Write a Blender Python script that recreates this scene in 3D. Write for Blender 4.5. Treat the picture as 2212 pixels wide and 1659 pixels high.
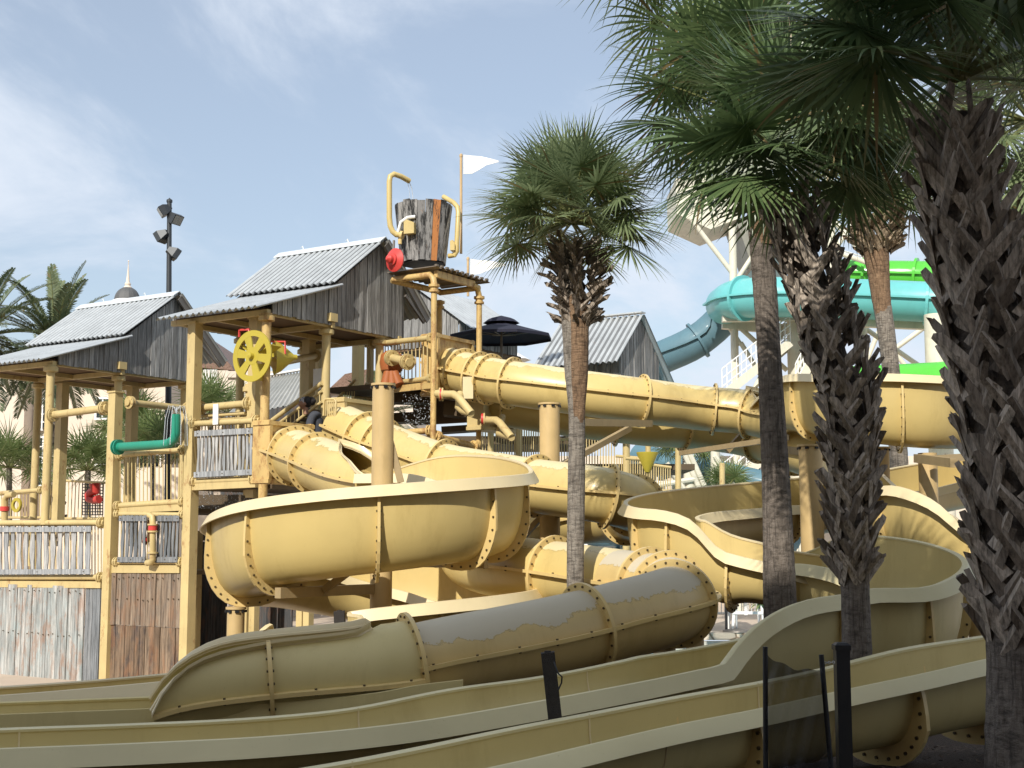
import bpy, math, random
import numpy as np
from mathutils import Vector, Matrix
for o in list(bpy.data.objects): bpy.data.objects.remove(o)
R = math.radians
scene = bpy.context.scene
COL = scene.collection
# ------------------------------------------------------------------ camera
F = 2880.0; PITCH = math.atan(330.5 / F); CAMZ = 1.65
cd = bpy.data.cameras.new('camera'); cam = bpy.data.objects.new('camera', cd); COL.objects.link(cam)
cd.sensor_width = 36; cd.lens = 36 * F / 2212; cd.clip_end = 3000; cd.clip_start = .1
cam.location = (0, 0, CAMZ); cam.rotation_euler = (math.pi / 2 + PITCH, 0, 0)
scene.camera = cam
# ------------------------------------------------------------------ sun and sky
SUN_EL, SUN_AZ = 35, 21                    # sun stands behind the camera, a little to the left
S = Vector((-math.sin(R(SUN_AZ)) * math.cos(R(SUN_EL)), -math.cos(R(SUN_AZ)) * math.cos(R(SUN_EL)), math.sin(R(SUN_EL))))
ld = bpy.data.lights.new('sun', 'SUN'); sun = bpy.data.objects.new('sun', ld); COL.objects.link(sun)
ld.energy = 4.4; ld.angle = R(.55); ld.color = (1, .945, .85)
sun.rotation_euler = S.to_track_quat('Z', 'Y').to_euler()
w = bpy.data.worlds.new('World'); scene.world = w; w.use_nodes = True
nt = w.node_tree; N = nt.nodes; L = nt.links
for n in list(N): N.remove(n)
out = N.new('ShaderNodeOutputWorld'); bg = N.new('ShaderNodeBackground'); sky = N.new('ShaderNodeTexSky')
sky.sky_type = 'NISHITA'; sky.sun_disc = False; sky.sun_elevation = R(SUN_EL); sky.sun_rotation = R(180 + SUN_AZ)
sky.air_density = 1.1; sky.dust_density = 1.2; sky.ozone_density = 1.3
bg.inputs[1].default_value = .115
tc = N.new('ShaderNodeTexCoord'); sep = N.new('ShaderNodeSeparateXYZ'); L.new(tc.outputs['Generated'], sep.inputs[0])
def wmath(op, a, b=None, clamp=False):
    m = N.new('ShaderNodeMath'); m.operation = op; m.use_clamp = clamp
    for i, v in enumerate((a, b)):
        if v is None: continue
        if isinstance(v, (int, float)): m.inputs[i].default_value = v
        else: L.new(v, m.inputs[i])
    return m.outputs[0]
zz = wmath('ADD', wmath('MAXIMUM', sep.outputs[2], 0), .16)
cx = wmath('DIVIDE', sep.outputs[0], zz); cy = wmath('DIVIDE', sep.outputs[1], zz)
comb = N.new('ShaderNodeCombineXYZ'); L.new(cx, comb.inputs[0]); L.new(cy, comb.inputs[1])
mp = N.new('ShaderNodeMapping'); mp.inputs['Location'].default_value = (3.1, .6, 0); mp.inputs['Scale'].default_value = (1, .55, 1); L.new(comb.outputs[0], mp.inputs[0])
def wnoise(sc, det, rough, dist):
    n = N.new('ShaderNodeTexNoise'); n.inputs['Scale'].default_value = sc; n.inputs['Detail'].default_value = det
    n.inputs['Roughness'].default_value = rough; n.inputs['Distortion'].default_value = dist; L.new(mp.outputs[0], n.inputs[0]); return n.outputs[0]
n1 = wnoise(2.1, 10, .6, .5); n2 = wnoise(.55, 4, .5, .2)
cl = wmath('ADD', wmath('MULTIPLY', n1, .62), wmath('MULTIPLY', n2, .5))
mr = N.new('ShaderNodeMapRange'); mr.interpolation_type = 'SMOOTHSTEP'; L.new(cl, mr.inputs[0]); mr.inputs[1].default_value = .46; mr.inputs[2].default_value = .64
mr.inputs[3].default_value = .36; mr.inputs[4].default_value = .97
mix = N.new('ShaderNodeMix'); mix.data_type = 'RGBA'; L.new(mr.outputs[0], mix.inputs[0]); L.new(sky.outputs[0], mix.inputs[6])
mix.inputs[7].default_value = (6.0, 6.6, 7.5, 1)
L.new(mix.outputs[2], bg.inputs[0]); L.new(bg.outputs[0], out.inputs[0])
vs = scene.view_settings; vs.view_transform = 'Standard'; vs.look = 'None'; vs.exposure = .18; vs.gamma = 1; vs.use_curve_mapping = False
scene.render.engine = 'CYCLES'
scene.cycles.max_bounces = 6; scene.cycles.transparent_max_bounces = 8

# ------------------------------------------------------------------ helpers
def V(*a): return Vector(a)
def P(px, py, d):
    """point seen at (px, py) of the 2212 x 1659 photograph and standing d metres away"""
    x = (px - 1106) / F; y = (829.5 - py) / F
    c, s = math.cos(PITCH), math.sin(PITCH)
    dy = c - y * s; k = d / dy
    return Vector((x * k, d, CAMZ + (s + y * c) * k))
def proj(p):
    c, s = math.cos(PITCH), math.sin(PITCH)
    q = Vector(p) - Vector((0, 0, CAMZ)); f = q.y * c + q.z * s; u = -q.y * s + q.z * c
    return 1106 + q.x / f * F, 829.5 - u / f * F
rng = random.Random(7)
class MB:
    def __init__(self): self.v = []; self.f = []; self.s = []; self.mi = []; self.cur = 0
    def add(self, vs, fs, smooth=False):
        b = len(self.v); self.v += [tuple(p) for p in vs]
        for f in fs: self.f.append(tuple(i + b for i in f)); self.s.append(smooth); self.mi.append(self.cur)
    def hexa(self, p):
        self.add(p, [(0, 3, 2, 1), (4, 5, 6, 7), (0, 1, 5, 4), (1, 2, 6, 5), (2, 3, 7, 6), (3, 0, 4, 7)])
    def box(self, c, size, ax=None):
        c = Vector(c); ax = ax or (V(1, 0, 0), V(0, 1, 0), V(0, 0, 1))
        h = [ax[i] * (size[i] / 2) for i in range(3)]
        self.hexa([c - h[0] - h[1] - h[2], c + h[0] - h[1] - h[2], c + h[0] + h[1] - h[2], c - h[0] + h[1] - h[2],
                   c - h[0] - h[1] + h[2], c + h[0] - h[1] + h[2], c + h[0] + h[1] + h[2], c - h[0] + h[1] + h[2]])
    def bar(self, a, b, w_, h_, up=None):
        a, b = Vector(a), Vector(b); d = (b - a); l = d.length
        if l < 1e-6: return
        d /= l; up = up or (V(0, 0, 1) if abs(d.z) < .95 else V(1, 0, 0))
        x = d.cross(up).normalized(); u = x.cross(d).normalized()
        self.box((a + b) / 2, (l, w_, h_), (d, x, u))
    def tube(self, pts, r, n=10, cap=True, smooth=True):
        pts = [Vector(p) for p in pts]; m = len(pts)
        rs = r if isinstance(r, (list, tuple)) else [r] * m
        t = [(pts[min(i + 1, m - 1)] - pts[max(i - 1, 0)]).normalized() for i in range(m)]
        x = t[0].orthogonal().normalized(); vs = []
        for i in range(m):
            x = (x - t[i] * x.dot(t[i])).normalized(); y = t[i].cross(x)
            for k in range(n):
                a = 2 * math.pi * k / n; vs.append(pts[i] + (x * math.cos(a) + y * math.sin(a)) * rs[i])
        fs = [(i * n + k, i * n + (k + 1) % n, (i + 1) * n + (k + 1) % n, (i + 1) * n + k) for i in range(m - 1) for k in range(n)]
        self.add(vs, fs, smooth)
        if cap:
            self.add(vs[:n], [tuple(range(n))[::-1]]); self.add(vs[-n:], [tuple(range(n))])
    def disc(self, c, axis, r, th, n=20, r0=0):
        """flat ring or disc of thickness th"""
        c = Vector(c); a = Vector(axis).normalized(); x = a.orthogonal().normalized(); y = a.cross(x); vs = []
        for s_ in (-.5, .5):
            for rr in ((r0, r) if r0 else (r,)):
                for k in range(n):
                    q = 2 * math.pi * k / n; vs.append(c + a * th * s_ + (x * math.cos(q) + y * math.sin(q)) * rr)
        if r0:
            fs = []
            for k in range(n):
                j = (k + 1) % n
                fs += [(k, j, n + j, n + k), (2 * n + k, 3 * n + k, 3 * n + j, 2 * n + j), (n + k, n + j, 3 * n + j, 3 * n + k), (k, 2 * n + k, 2 * n + j, j)]
        else:
            fs = [tuple(range(n))[::-1], tuple(range(n, 2 * n))] + [(k, (k + 1) % n, n + (k + 1) % n, n + k) for k in range(n)]
        self.add(vs, fs)
    def lathe(self, c, prof, n=24, axis=None, smooth=True):
        c = Vector(c); a = Vector(axis or (0, 0, 1)).normalized(); x = a.orthogonal().normalized(); y = a.cross(x); vs = []
        for (r, z) in prof:
            for k in range(n):
                q = 2 * math.pi * k / n; vs.append(c + a * z + (x * math.cos(q) + y * math.sin(q)) * max(r, 1e-4))
        m = len(prof)
        self.add(vs, [(i * n + k, i * n + (k + 1) % n, (i + 1) * n + (k + 1) % n, (i + 1) * n + k) for i in range(m - 1) for k in range(n)], smooth)
    def grid(self, rows, smooth=True, closed=False):
        m = len(rows); n = len(rows[0]); vs = [p for r_ in rows for p in r_]
        kk = n if closed else n - 1
        self.add(vs, [(i * n + k, i * n + (k + 1) % n, (i + 1) * n + (k + 1) % n, (i + 1) * n + k) for i in range(m - 1) for k in range(kk)], smooth)
    def prism(self, poly, ext):
        """closed polygon pushed along ext"""
        n = len(poly); e = Vector(ext); a = [Vector(p) for p in poly]
        self.add(a + [p + e for p in a], [tuple(range(n))[::-1], tuple(range(n, 2 * n))] + [(k, (k + 1) % n, n + (k + 1) % n, n + k) for k in range(n)])
    def build(self, name, mat, parent=None, sharp=40):
        me = bpy.data.meshes.new(name); me.from_pydata(self.v, [], self.f)
        me.polygons.foreach_set('use_smooth', self.s)
        for mt in (mat if isinstance(mat, (list, tuple)) else [mat]): me.materials.append(mt)
        me.polygons.foreach_set('material_index', self.mi); me.update()
        if any(self.s):
            me.set_sharp_from_angle(angle=R(sharp))
        o = bpy.data.objects.new(name, me); COL.objects.link(o)
        if parent is not None: o.parent = parent; o.matrix_parent_inverse = PINV.get(parent.name, Matrix())
        return o
PINV = {}
def thing(name, label, cat, loc=(0, 0, 0), group=None):
    o = bpy.data.objects.new(name, None); COL.objects.link(o); o.location = loc; o.empty_display_size = .2
    PINV[o.name] = Matrix.Translation(-Vector(loc))
    o['label'] = label; o['category'] = cat
    if group: o['group'] = group
    return o
def tag(o, label=None, cat=None, group=None, kind=None):
    if label: o['label'] = label
    if cat: o['category'] = cat
    if group: o['group'] = group
    if kind: o['kind'] = kind
    return o
def copy_thing(src, loc, label, rz=0, sc=1):
    c = src.copy(); COL.objects.link(c); c.location = loc; c.rotation_euler = (0, 0, rz); c.scale = (sc, sc, sc); c['label'] = label
    for ch in [k for k in bpy.data.objects if k.parent == src]:
        d = ch.copy(); COL.objects.link(d); d.parent = c
        for g in [k for k in bpy.data.objects if k.parent == ch]:
            e = g.copy(); COL.objects.link(e); e.parent = d
    return c
def cr(pts, step=.2):
    """Catmull-Rom through rows of numbers (first three are a position), sampled evenly"""
    p = np.array([list(q) for q in pts], float); n = len(p)
    p = np.vstack([2 * p[0] - p[1], p, 2 * p[-1] - p[-2]]); o = []
    for i in range(n - 1):
        a, b, c, d = p[i:i + 4]; m = 24
        for t in np.arange(m) / m:
            o.append(.5 * ((2 * b) + (-a + c) * t + (2 * a - 5 * b + 4 * c - d) * t * t + (-a + 3 * b - 3 * c + d) * t ** 3))
    o.append(p[-2]); o = np.array(o)
    s_ = np.concatenate([[0], np.cumsum(np.linalg.norm(np.diff(o[:, :3], axis=0), axis=1))])
    k = max(2, int(s_[-1] / step) + 1); q = np.linspace(0, s_[-1], k)
    return np.stack([np.interp(q, s_, o[:, j]) for j in range(o.shape[1])], 1)

# ------------------------------------------------------------------ materials
def newmat(name):
    m = bpy.data.materials.new(name); m.use_nodes = True; t = m.node_tree
    b = t.nodes['Principled BSDF']; return m, t, b
class NT:
    def __init__(s, t): s.t = t
    def n(s, ty, **k):
        x = s.t.nodes.new(ty)
        for a, b in k.items(): setattr(x, a, b)
        return x
    def l(s, a, b): s.t.links.new(a, b)
    def noise(s, scale, det=5, rough=.55, vec=None, dist=0, stretch=None):
        x = s.n('ShaderNodeTexNoise'); x.inputs['Scale'].default_value = scale; x.inputs['Detail'].default_value = det
        x.inputs['Roughness'].default_value = rough; x.inputs['Distortion'].default_value = dist
        g = s.n('ShaderNodeNewGeometry') if vec is None else None
        v = g.outputs['Position'] if vec is None else vec
        if stretch:
            mm = s.n('ShaderNodeMapping'); mm.inputs['Scale'].default_value = stretch; s.l(v, mm.inputs[0]); v = mm.outputs[0]
        s.l(v, x.inputs[0]); return x.outputs[0]
    def ramp(s, f, stops):
        x = s.n('ShaderNodeValToRGB'); e = x.color_ramp.elements
        while len(e) < len(stops): e.new(.5)
        for i, (p, c) in enumerate(stops):
            e[i].position = p; e[i].color = (c[0], c[1], c[2], 1) if hasattr(c, '__len__') else (c, c, c, 1)
        s.l(f, x.inputs[0]); return x.outputs[0]
    def mix(s, f, a, b, mode='MIX'):
        x = s.n('ShaderNodeMix'); x.data_type = 'RGBA'; x.blend_type = mode
        for i, v in ((0, f), (6, a), (7, b)):
            if isinstance(v, (int, float)): x.inputs[i].default_value = v
            elif hasattr(v, '__len__'): x.inputs[i].default_value = (v[0], v[1], v[2], 1)
            else: s.l(v, x.inputs[i])
        return x.outputs[2]
    def m(s, op, a, b=0, clamp=False):
        x = s.n('ShaderNodeMath'); x.operation = op; x.use_clamp = clamp
        for i, v in enumerate((a, b)):
            if isinstance(v, (int, float)): x.inputs[i].default_value = v
            else: s.l(v, x.inputs[i])
        return x.outputs[0]
    def bump(s, h, b, st=.3, d=.02):
        x = s.n('ShaderNodeBump'); x.inputs['Strength'].default_value = st; x.inputs['Distance'].default_value = d
        s.l(h, x.inputs['Height']); s.l(x.outputs[0], b.inputs['Normal'])
def gelcoat(name, col, wear=.0, wearcol=(.60, .55, .42), rough=.38, stain=.5, bolts=False):
    m, t, b = newmat(name); k = NT(t)
    n = k.noise(.55, 5, .6); n2 = k.noise(7, 6, .65)
    c = k.mix(k.ramp(n, [(.3, 0), (.75, 1)]), [x * .86 for x in col], [min(1, x * 1.06) for x in col])
    st = k.ramp(k.noise(1.6, 8, .7, stretch=(1.6, 1.6, .35)), [(.52, 0), (.74, 1)])
    c = k.mix(k.m('MULTIPLY', st, stain), c, [col[0] * .62, col[1] * .56, col[2] * .46])
    sp = k.ramp(k.noise(38, 3, .6), [(.68, 0), (.76, 1)])
    c = k.mix(k.m('MULTIPLY', sp, .25 * (1 if stain else 0)), c, (.2, .15, .07))
    if wear:
        g = k.n('ShaderNodeNewGeometry'); sx = k.n('ShaderNodeSeparateXYZ'); k.l(g.outputs['Normal'], sx.inputs[0])
        nz = k.m('ADD', sx.outputs[2], k.m('ADD', k.m('MULTIPLY', k.m('SUBTRACT', k.noise(1.5, 10, .62), .5), .9), k.m('MULTIPLY', k.m('SUBTRACT', k.noise(11, 8, .7), .5), .35)))
        wm = k.ramp(nz, [(.0, 0), (1 - wear, 0), (1.012 - wear, 1)])
        ed = k.ramp(nz, [(.0, 0), (.972 - wear, 0), (.998 - wear, .75), (1.004 - wear, 0)])
        c = k.mix(k.m('MULTIPLY', wm, .8), c, wearcol); c = k.mix(ed, c, [x * .45 for x in col])
        k.l(k.m('ADD', k.m('MULTIPLY', wm, .35), rough), b.inputs['Roughness'])
    else:
        k.l(k.m('ADD', k.m('MULTIPLY', n2, .2), rough - .08), b.inputs['Roughness'])
    k.l(c, b.inputs['Base Color']); b.inputs['Coat Weight'].default_value = .06; b.inputs['Coat Roughness'].default_value = .15
    k.bump(k.noise(1.1, 3, .5), b, .12, .05)
    return m
def painted(name, col, rust=.0, rough=.5, rc=(.28, .12, .04), metal=0, sc=3.0):
    m, t, b = newmat(name); k = NT(t)
    c = k.mix(k.ramp(k.noise(2.2, 5), [(.3, 0), (.8, 1)]), [x * .84 for x in col], [min(1, x * 1.05) for x in col])
    c = k.mix(k.m('MULTIPLY', k.ramp(k.noise(9, 6, .7, stretch=(1, 1, .2)), [(.5, 0), (.7, 1)]), .35), c, [x * .6 for x in col])
    if rust:
        rr = k.ramp(k.noise(sc, 9, .75, stretch=(1, 1, .5)), [(.64 - rust * .3, 0), (.72 - rust * .22, 1)])
        c = k.mix(k.m('MULTIPLY', rr, .75), c, rc)
    k.l(c, b.inputs['Base Color']); b.inputs['Roughness'].default_value = rough; b.inputs['Metallic'].default_value = metal
    k.bump(k.noise(30, 3), b, .1, .005)
    return m
def planks(name, a, b_, c3=None, grain=22, tint=.0):
    """weathered boards: each board an island with a shade of its own, long grain streaks"""
    m, t, b = newmat(name); k = NT(t); g = k.n('ShaderNodeNewGeometry'); ri = g.outputs['Random Per Island']
    c = k.mix(ri, a, b_)
    if c3: c = k.mix(k.ramp(k.noise(1.1, 7, .7, stretch=(2.2, 2.2, .9)), [(.47, 0), (.62, 1)]), c, c3)
    gr = k.noise(grain, 7, .7, stretch=(1, 1, .07)); c = k.mix(k.ramp(gr, [(.34, .9), (.62, 0)]), c, [x * .3 for x in a])
    if tint: c = k.mix(k.m('MULTIPLY', k.ramp(k.noise(3.3, 8, .75, stretch=(1.5, 1.5, .5)), [(.5, 0), (.6, 1)]), tint), c, (.30, .12, .04))
    k.l(c, b.inputs['Base Color']); b.inputs['Roughness'].default_value = .85
    k.bump(gr, b, .5, .01); return m
def simple(name, col, rough=.6, metal=0, var=.15, sc=6, bump=0):
    m, t, b = newmat(name); k = NT(t)
    c = k.mix(k.noise(sc, 6, .6), [x * (1 - var) for x in col], [min(1, x * (1 + var)) for x in col])
    k.l(c, b.inputs['Base Color']); b.inputs['Roughness'].default_value = rough; b.inputs['Metallic'].default_value = metal
    if bump: k.bump(k.noise(sc * 6, 5), b, bump, .02)
    return m
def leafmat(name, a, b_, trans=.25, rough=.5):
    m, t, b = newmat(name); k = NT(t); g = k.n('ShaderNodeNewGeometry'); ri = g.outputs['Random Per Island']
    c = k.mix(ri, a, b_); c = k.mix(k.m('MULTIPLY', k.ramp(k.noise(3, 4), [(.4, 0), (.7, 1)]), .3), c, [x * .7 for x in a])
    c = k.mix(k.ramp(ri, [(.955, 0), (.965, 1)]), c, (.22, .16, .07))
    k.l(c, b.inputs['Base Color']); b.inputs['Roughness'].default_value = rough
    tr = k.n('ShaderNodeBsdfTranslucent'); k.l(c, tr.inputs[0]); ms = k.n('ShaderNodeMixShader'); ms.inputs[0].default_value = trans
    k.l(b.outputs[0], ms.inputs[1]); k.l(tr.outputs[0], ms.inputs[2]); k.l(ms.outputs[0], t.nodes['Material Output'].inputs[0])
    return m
CREAM = (.62, .475, .19)
M = {}
M['slide'] = gelcoat('slide_gelcoat', CREAM)
M['slide_in'] = gelcoat('slide_gelcoat_dull', (.70, .53, .26), rough=.4)
M['tube'] = gelcoat('tube_gelcoat', CREAM, wear=.2, wearcol=(.66, .57, .35))
M['tube_low'] = gelcoat('tube_gelcoat_peeling', (.62, .46, .2), wear=.46, wearcol=(.52, .48, .39))
M['rim'] = gelcoat('rim_gelcoat', (.72, .6, .36), stain=.15)
M['flange'] = gelcoat('flange_gelcoat', (.70, .52, .22), stain=.3)
M['bolt'] = simple('bolt_steel', (.12, .09, .05), .5, .6)
M['olive'] = gelcoat('lane_gelcoat', (.62, .51, .23), rough=.5, stain=.4)
M['olive_rim'] = gelcoat('lane_rim_gelcoat', (.68, .60, .35), rough=.55, stain=.1)
M['post'] = painted('post_paint', (.61, .475, .22), .22, sc=5)
M['post_rust'] = painted('rusty_post_paint', (.63, .44, .17), .5, sc=7)
M['pole_tan'] = painted('column_paint', (.60, .43, .2), .0)
M['wood'] = planks('grey_boards', (.25, .245, .235), (.46, .455, .44), grain=26)
M['wood_pale'] = planks('pale_blue_boards', (.40, .42, .41), (.55, .54, .51), (.36, .42, .42), grain=18, tint=.45)
M['wood_brown'] = planks('brown_boards', (.24, .16, .105), (.34, .27, .2), (.22, .19, .16), grain=20, tint=.25)
M['wood_dark'] = planks('dark_boards', (.05, .055, .06), (.13, .13, .13), grain=20, tint=.25)
M['picket'] = planks('bleached_pickets', (.36, .38, .4), (.55, .54, .52), grain=24)
M['picket_dk'] = planks('slate_pickets', (.17, .19, .21), (.28, .29, .3), grain=24)
def zinc(name, col, streak=.5):
    m, t, b = newmat(name); k = NT(t)
    c = k.mix(k.ramp(k.noise(2.5, 8, .7), [(.3, 0), (.7, 1)]), [x * .72 for x in col], col)
    c = k.mix(k.m('MULTIPLY', k.ramp(k.noise(5, 9, .75), [(.6, 0), (.68, 1)]), streak), c, (.2, .13, .09))
    k.l(c, b.inputs['Base Color']); b.inputs['Roughness'].default_value = .45; b.inputs['Metallic'].default_value = .35
    k.bump(k.noise(8, 4), b, .08, .02); return m
M['zinc'] = zinc('galvanised_sheet', (.62, .65, .66), .6)
M['zinc_valley'] = zinc('galvanised_valley', (.27, .28, .285), .7)  # darker sheet tone laid along the corrugation valleys
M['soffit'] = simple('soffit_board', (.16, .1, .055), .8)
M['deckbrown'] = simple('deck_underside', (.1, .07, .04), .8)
M['arm'] = painted('bracket_paint_shaded', (.40, .30, .16), .1)  # column tan darkened: the semi-shade on the arms is in the colour
M['steel_dk'] = simple('grey_steel', (.2, .18, .16), .5, .5)
M['yellow'] = gelcoat('yellow_plastic', (.46, .37, .04), rough=.5, stain=.35)
M['red'] = gelcoat('red_plastic', (.62, .06, .05), stain=.3)
M['green'] = gelcoat('green_pipe', (.02, .26, .17), stain=.2)
M['orange'] = gelcoat('orange_plastic', (.36, .11, .03), rough=.6, stain=.3)
M['white'] = simple('white_paint', (.8, .8, .78), .5, var=.05)
M['black'] = simple('black_powder_coat', (.012, .012, .014), .45)
M['navy'] = simple('navy_canvas', (.012, .013, .03), .85)
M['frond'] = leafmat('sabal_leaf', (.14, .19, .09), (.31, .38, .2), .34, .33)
M['frond_shaded'] = leafmat('sabal_leaf_shaded', (.06, .105, .04), (.16, .225, .09), .24, .36)  # darker leaf copy for the near palms, their shade put into the colour
M['boot_near'] = planks('leaf_boots_near', (.19, .15, .115), (.66, .56, .46), grain=34)
M['frond_lit'] = leafmat('sabal_leaf_sunlit', (.13, .19, .06), (.26, .31, .13), .3, .45)  # leaf copy for palms in the sun, sunlit tone put into the colour
M['date'] = leafmat('date_leaf', (.10, .14, .07), (.22, .25, .13), .2)
M['petiole'] = simple('petiole', (.16, .17, .06), .55)
M['boot'] = planks('leaf_boots', (.15, .115, .085), (.56, .47, .38), grain=34)
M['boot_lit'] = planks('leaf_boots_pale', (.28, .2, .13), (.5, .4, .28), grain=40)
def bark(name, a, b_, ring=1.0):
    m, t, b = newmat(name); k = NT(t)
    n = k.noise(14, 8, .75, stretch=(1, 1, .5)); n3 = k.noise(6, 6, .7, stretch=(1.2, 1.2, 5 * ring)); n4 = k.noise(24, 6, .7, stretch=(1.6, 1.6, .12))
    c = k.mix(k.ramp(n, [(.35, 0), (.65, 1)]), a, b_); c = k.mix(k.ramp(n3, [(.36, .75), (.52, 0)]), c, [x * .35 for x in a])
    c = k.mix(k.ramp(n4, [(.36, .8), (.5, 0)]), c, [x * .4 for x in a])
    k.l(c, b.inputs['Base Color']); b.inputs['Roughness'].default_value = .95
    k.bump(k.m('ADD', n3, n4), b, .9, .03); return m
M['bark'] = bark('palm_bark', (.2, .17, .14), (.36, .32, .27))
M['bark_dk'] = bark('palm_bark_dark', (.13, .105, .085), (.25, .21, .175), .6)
M['fiber'] = bark('palm_fibre', (.2, .12, .07), (.38, .25, .15), 2.2)
# ------------------------------------------------------------------ slide builders
def frames(s_):
    p = s_[:, :3]; t = np.gradient(p, axis=0); h = t.copy(); h[:, 2] = 0
    for _ in range(2):
        h[1:-1] = (h[:-2] + h[1:-1] + h[2:]) / 3
    h /= np.linalg.norm(h, axis=1)[:, None]; t /= np.linalg.norm(t, axis=1)[:, None]
    right = np.stack([h[:, 1], -h[:, 0], np.zeros(len(h))], 1); up = np.cross(right, t)
    return p, t, right, up
def near_index(p, px, py):
    d = [(proj(q)[0] - px) ** 2 + (proj(q)[1] - py) ** 2 for q in p]; return int(np.argmin(d))
BOLTN = 22
def tube_ring(parent, p, t, right, up, r, th=.04, prot=.08, bolts=True, a0=0, a1=360):
    mb = MB(); n = 40; rows = []
    full = abs(a1 - a0 - 360) < 1e-6
    for k in range(n + 1):
        a = R(a0 + (a1 - a0) * k / n); d = right * math.sin(a) + up * math.cos(a)
        rows.append([p + d * (r - .004) - t * th / 2, p + d * (r + prot) - t * th / 2, p + d * (r + prot) + t * th / 2, p + d * (r - .004) + t * th / 2])
    mb.grid([[Vector(q) for q in row] for row in rows], smooth=True, closed=True)
    if bolts:
        bb = mb; mb.cur = 1
        for k in range(BOLTN):
            a = R(a0 + (a1 - a0) * (k + .5) / BOLTN); d = right * math.sin(a) + up * math.cos(a); c = Vector(p + d * (r + prot * .55))
            bb.disc(c, Vector(t), .0135, th + .03, 6)
    return mb.build('flange', [M['flange'], M['bolt']], parent)
def slide_tube(parent, pts, r, rings=(), mat='tube', seam=1, gap=None, n=40, step=.14, name='tube', ringat=None, seamz=-4):
    """pts rows (px, py, d); gap rows give half opening angle at the top for each control point, split into near/far"""
    rows = [list(P(a[0], a[1], a[2])) + list(a[3:]) for a in pts]
    s_ = cr(rows, step); p, t, right, up = frames(s_)
    mb = MB(); g = []
    gp = gap is not None
    for i in range(len(p)):
        a0, a1 = (0, 360)
        if gp: a0 = max(0.0, s_[i, 3]); a1 = 360 - max(0.0, s_[i, 4])
        row = []
        for k in range(n + 1):
            a = R(a0 + (a1 - a0) * k / n); row.append(Vector(p[i] + (right[i] * math.sin(a) + up[i] * math.cos(a)) * r))
        g.append(row)
    mb.grid(g)
    tb = mb.build(name, M[mat], parent, sharp=60)
    if gp:                                            # rolled edge round the opening
        e1 = [g[i][0] for i in range(len(p)) if s_[i, 3] > .5 or s_[i, 4] > .5]; e2 = [g[i][-1] for i in range(len(p)) if s_[i, 3] > .5 or s_[i, 4] > .5]
        idx = [i for i in range(len(p)) if s_[i, 3] > .5 or s_[i, 4] > .5]; path = e1[::-1] + e2; ctr = [Vector(p[i]) for i in idx[::-1]] + [Vector(p[i]) for i in idx]
        eb = MB(); rows = []
        for q, c_ in zip(path, ctr):
            rd = (q - c_).normalized(); rows.append([q - rd * .006, q + rd * .05, q + rd * .10 - UP * .02, q + rd * .10 - UP * .05, q + rd * .05 - UP * .03, q - rd * .006 - UP * .03])
        eb.grid(rows, smooth=True, closed=True); eb.tube(path, .022, 6); eb.build('rolled_edge', M['rim'], parent)
    if seam:
        sb = MB(); bb = sb
        for sd in ((1, -1) if seam == 2 else (1,)):
            rows = []
            for i in range(len(p)):
                az = R(90 + seamz) * sd
                d = right[i] * math.sin(az) + up[i] * math.cos(az); u = up[i]
                a = p[i] + d * (r - .01); b = p[i] + d * (r + .075)
                rows.append([Vector(a + u * .02), Vector(b + u * .02), Vector(b - u * .02), Vector(a - u * .02)])
                sb.cur = 1
                if i % 3 == 1: bb.disc(Vector(p[i] + d * (r + .04)), Vector(u), .014, .07, 6)
                sb.cur = 0
            sb.grid(rows, smooth=False, closed=True)
        sb.build('seam_flange', [M['flange'], M['bolt']], parent)
    for q in rings:
        i = near_index(p, q[0], q[1]) if not isinstance(q, int) else (0 if q == 0 else len(p) - 1)
        tube_ring(parent, p[i], t[i], right[i], up[i], r, a0=(s_[i, 3] if gp else 0), a1=360 - (s_[i, 4] if gp else 0))
    return s_, p, t, right, up
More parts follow.
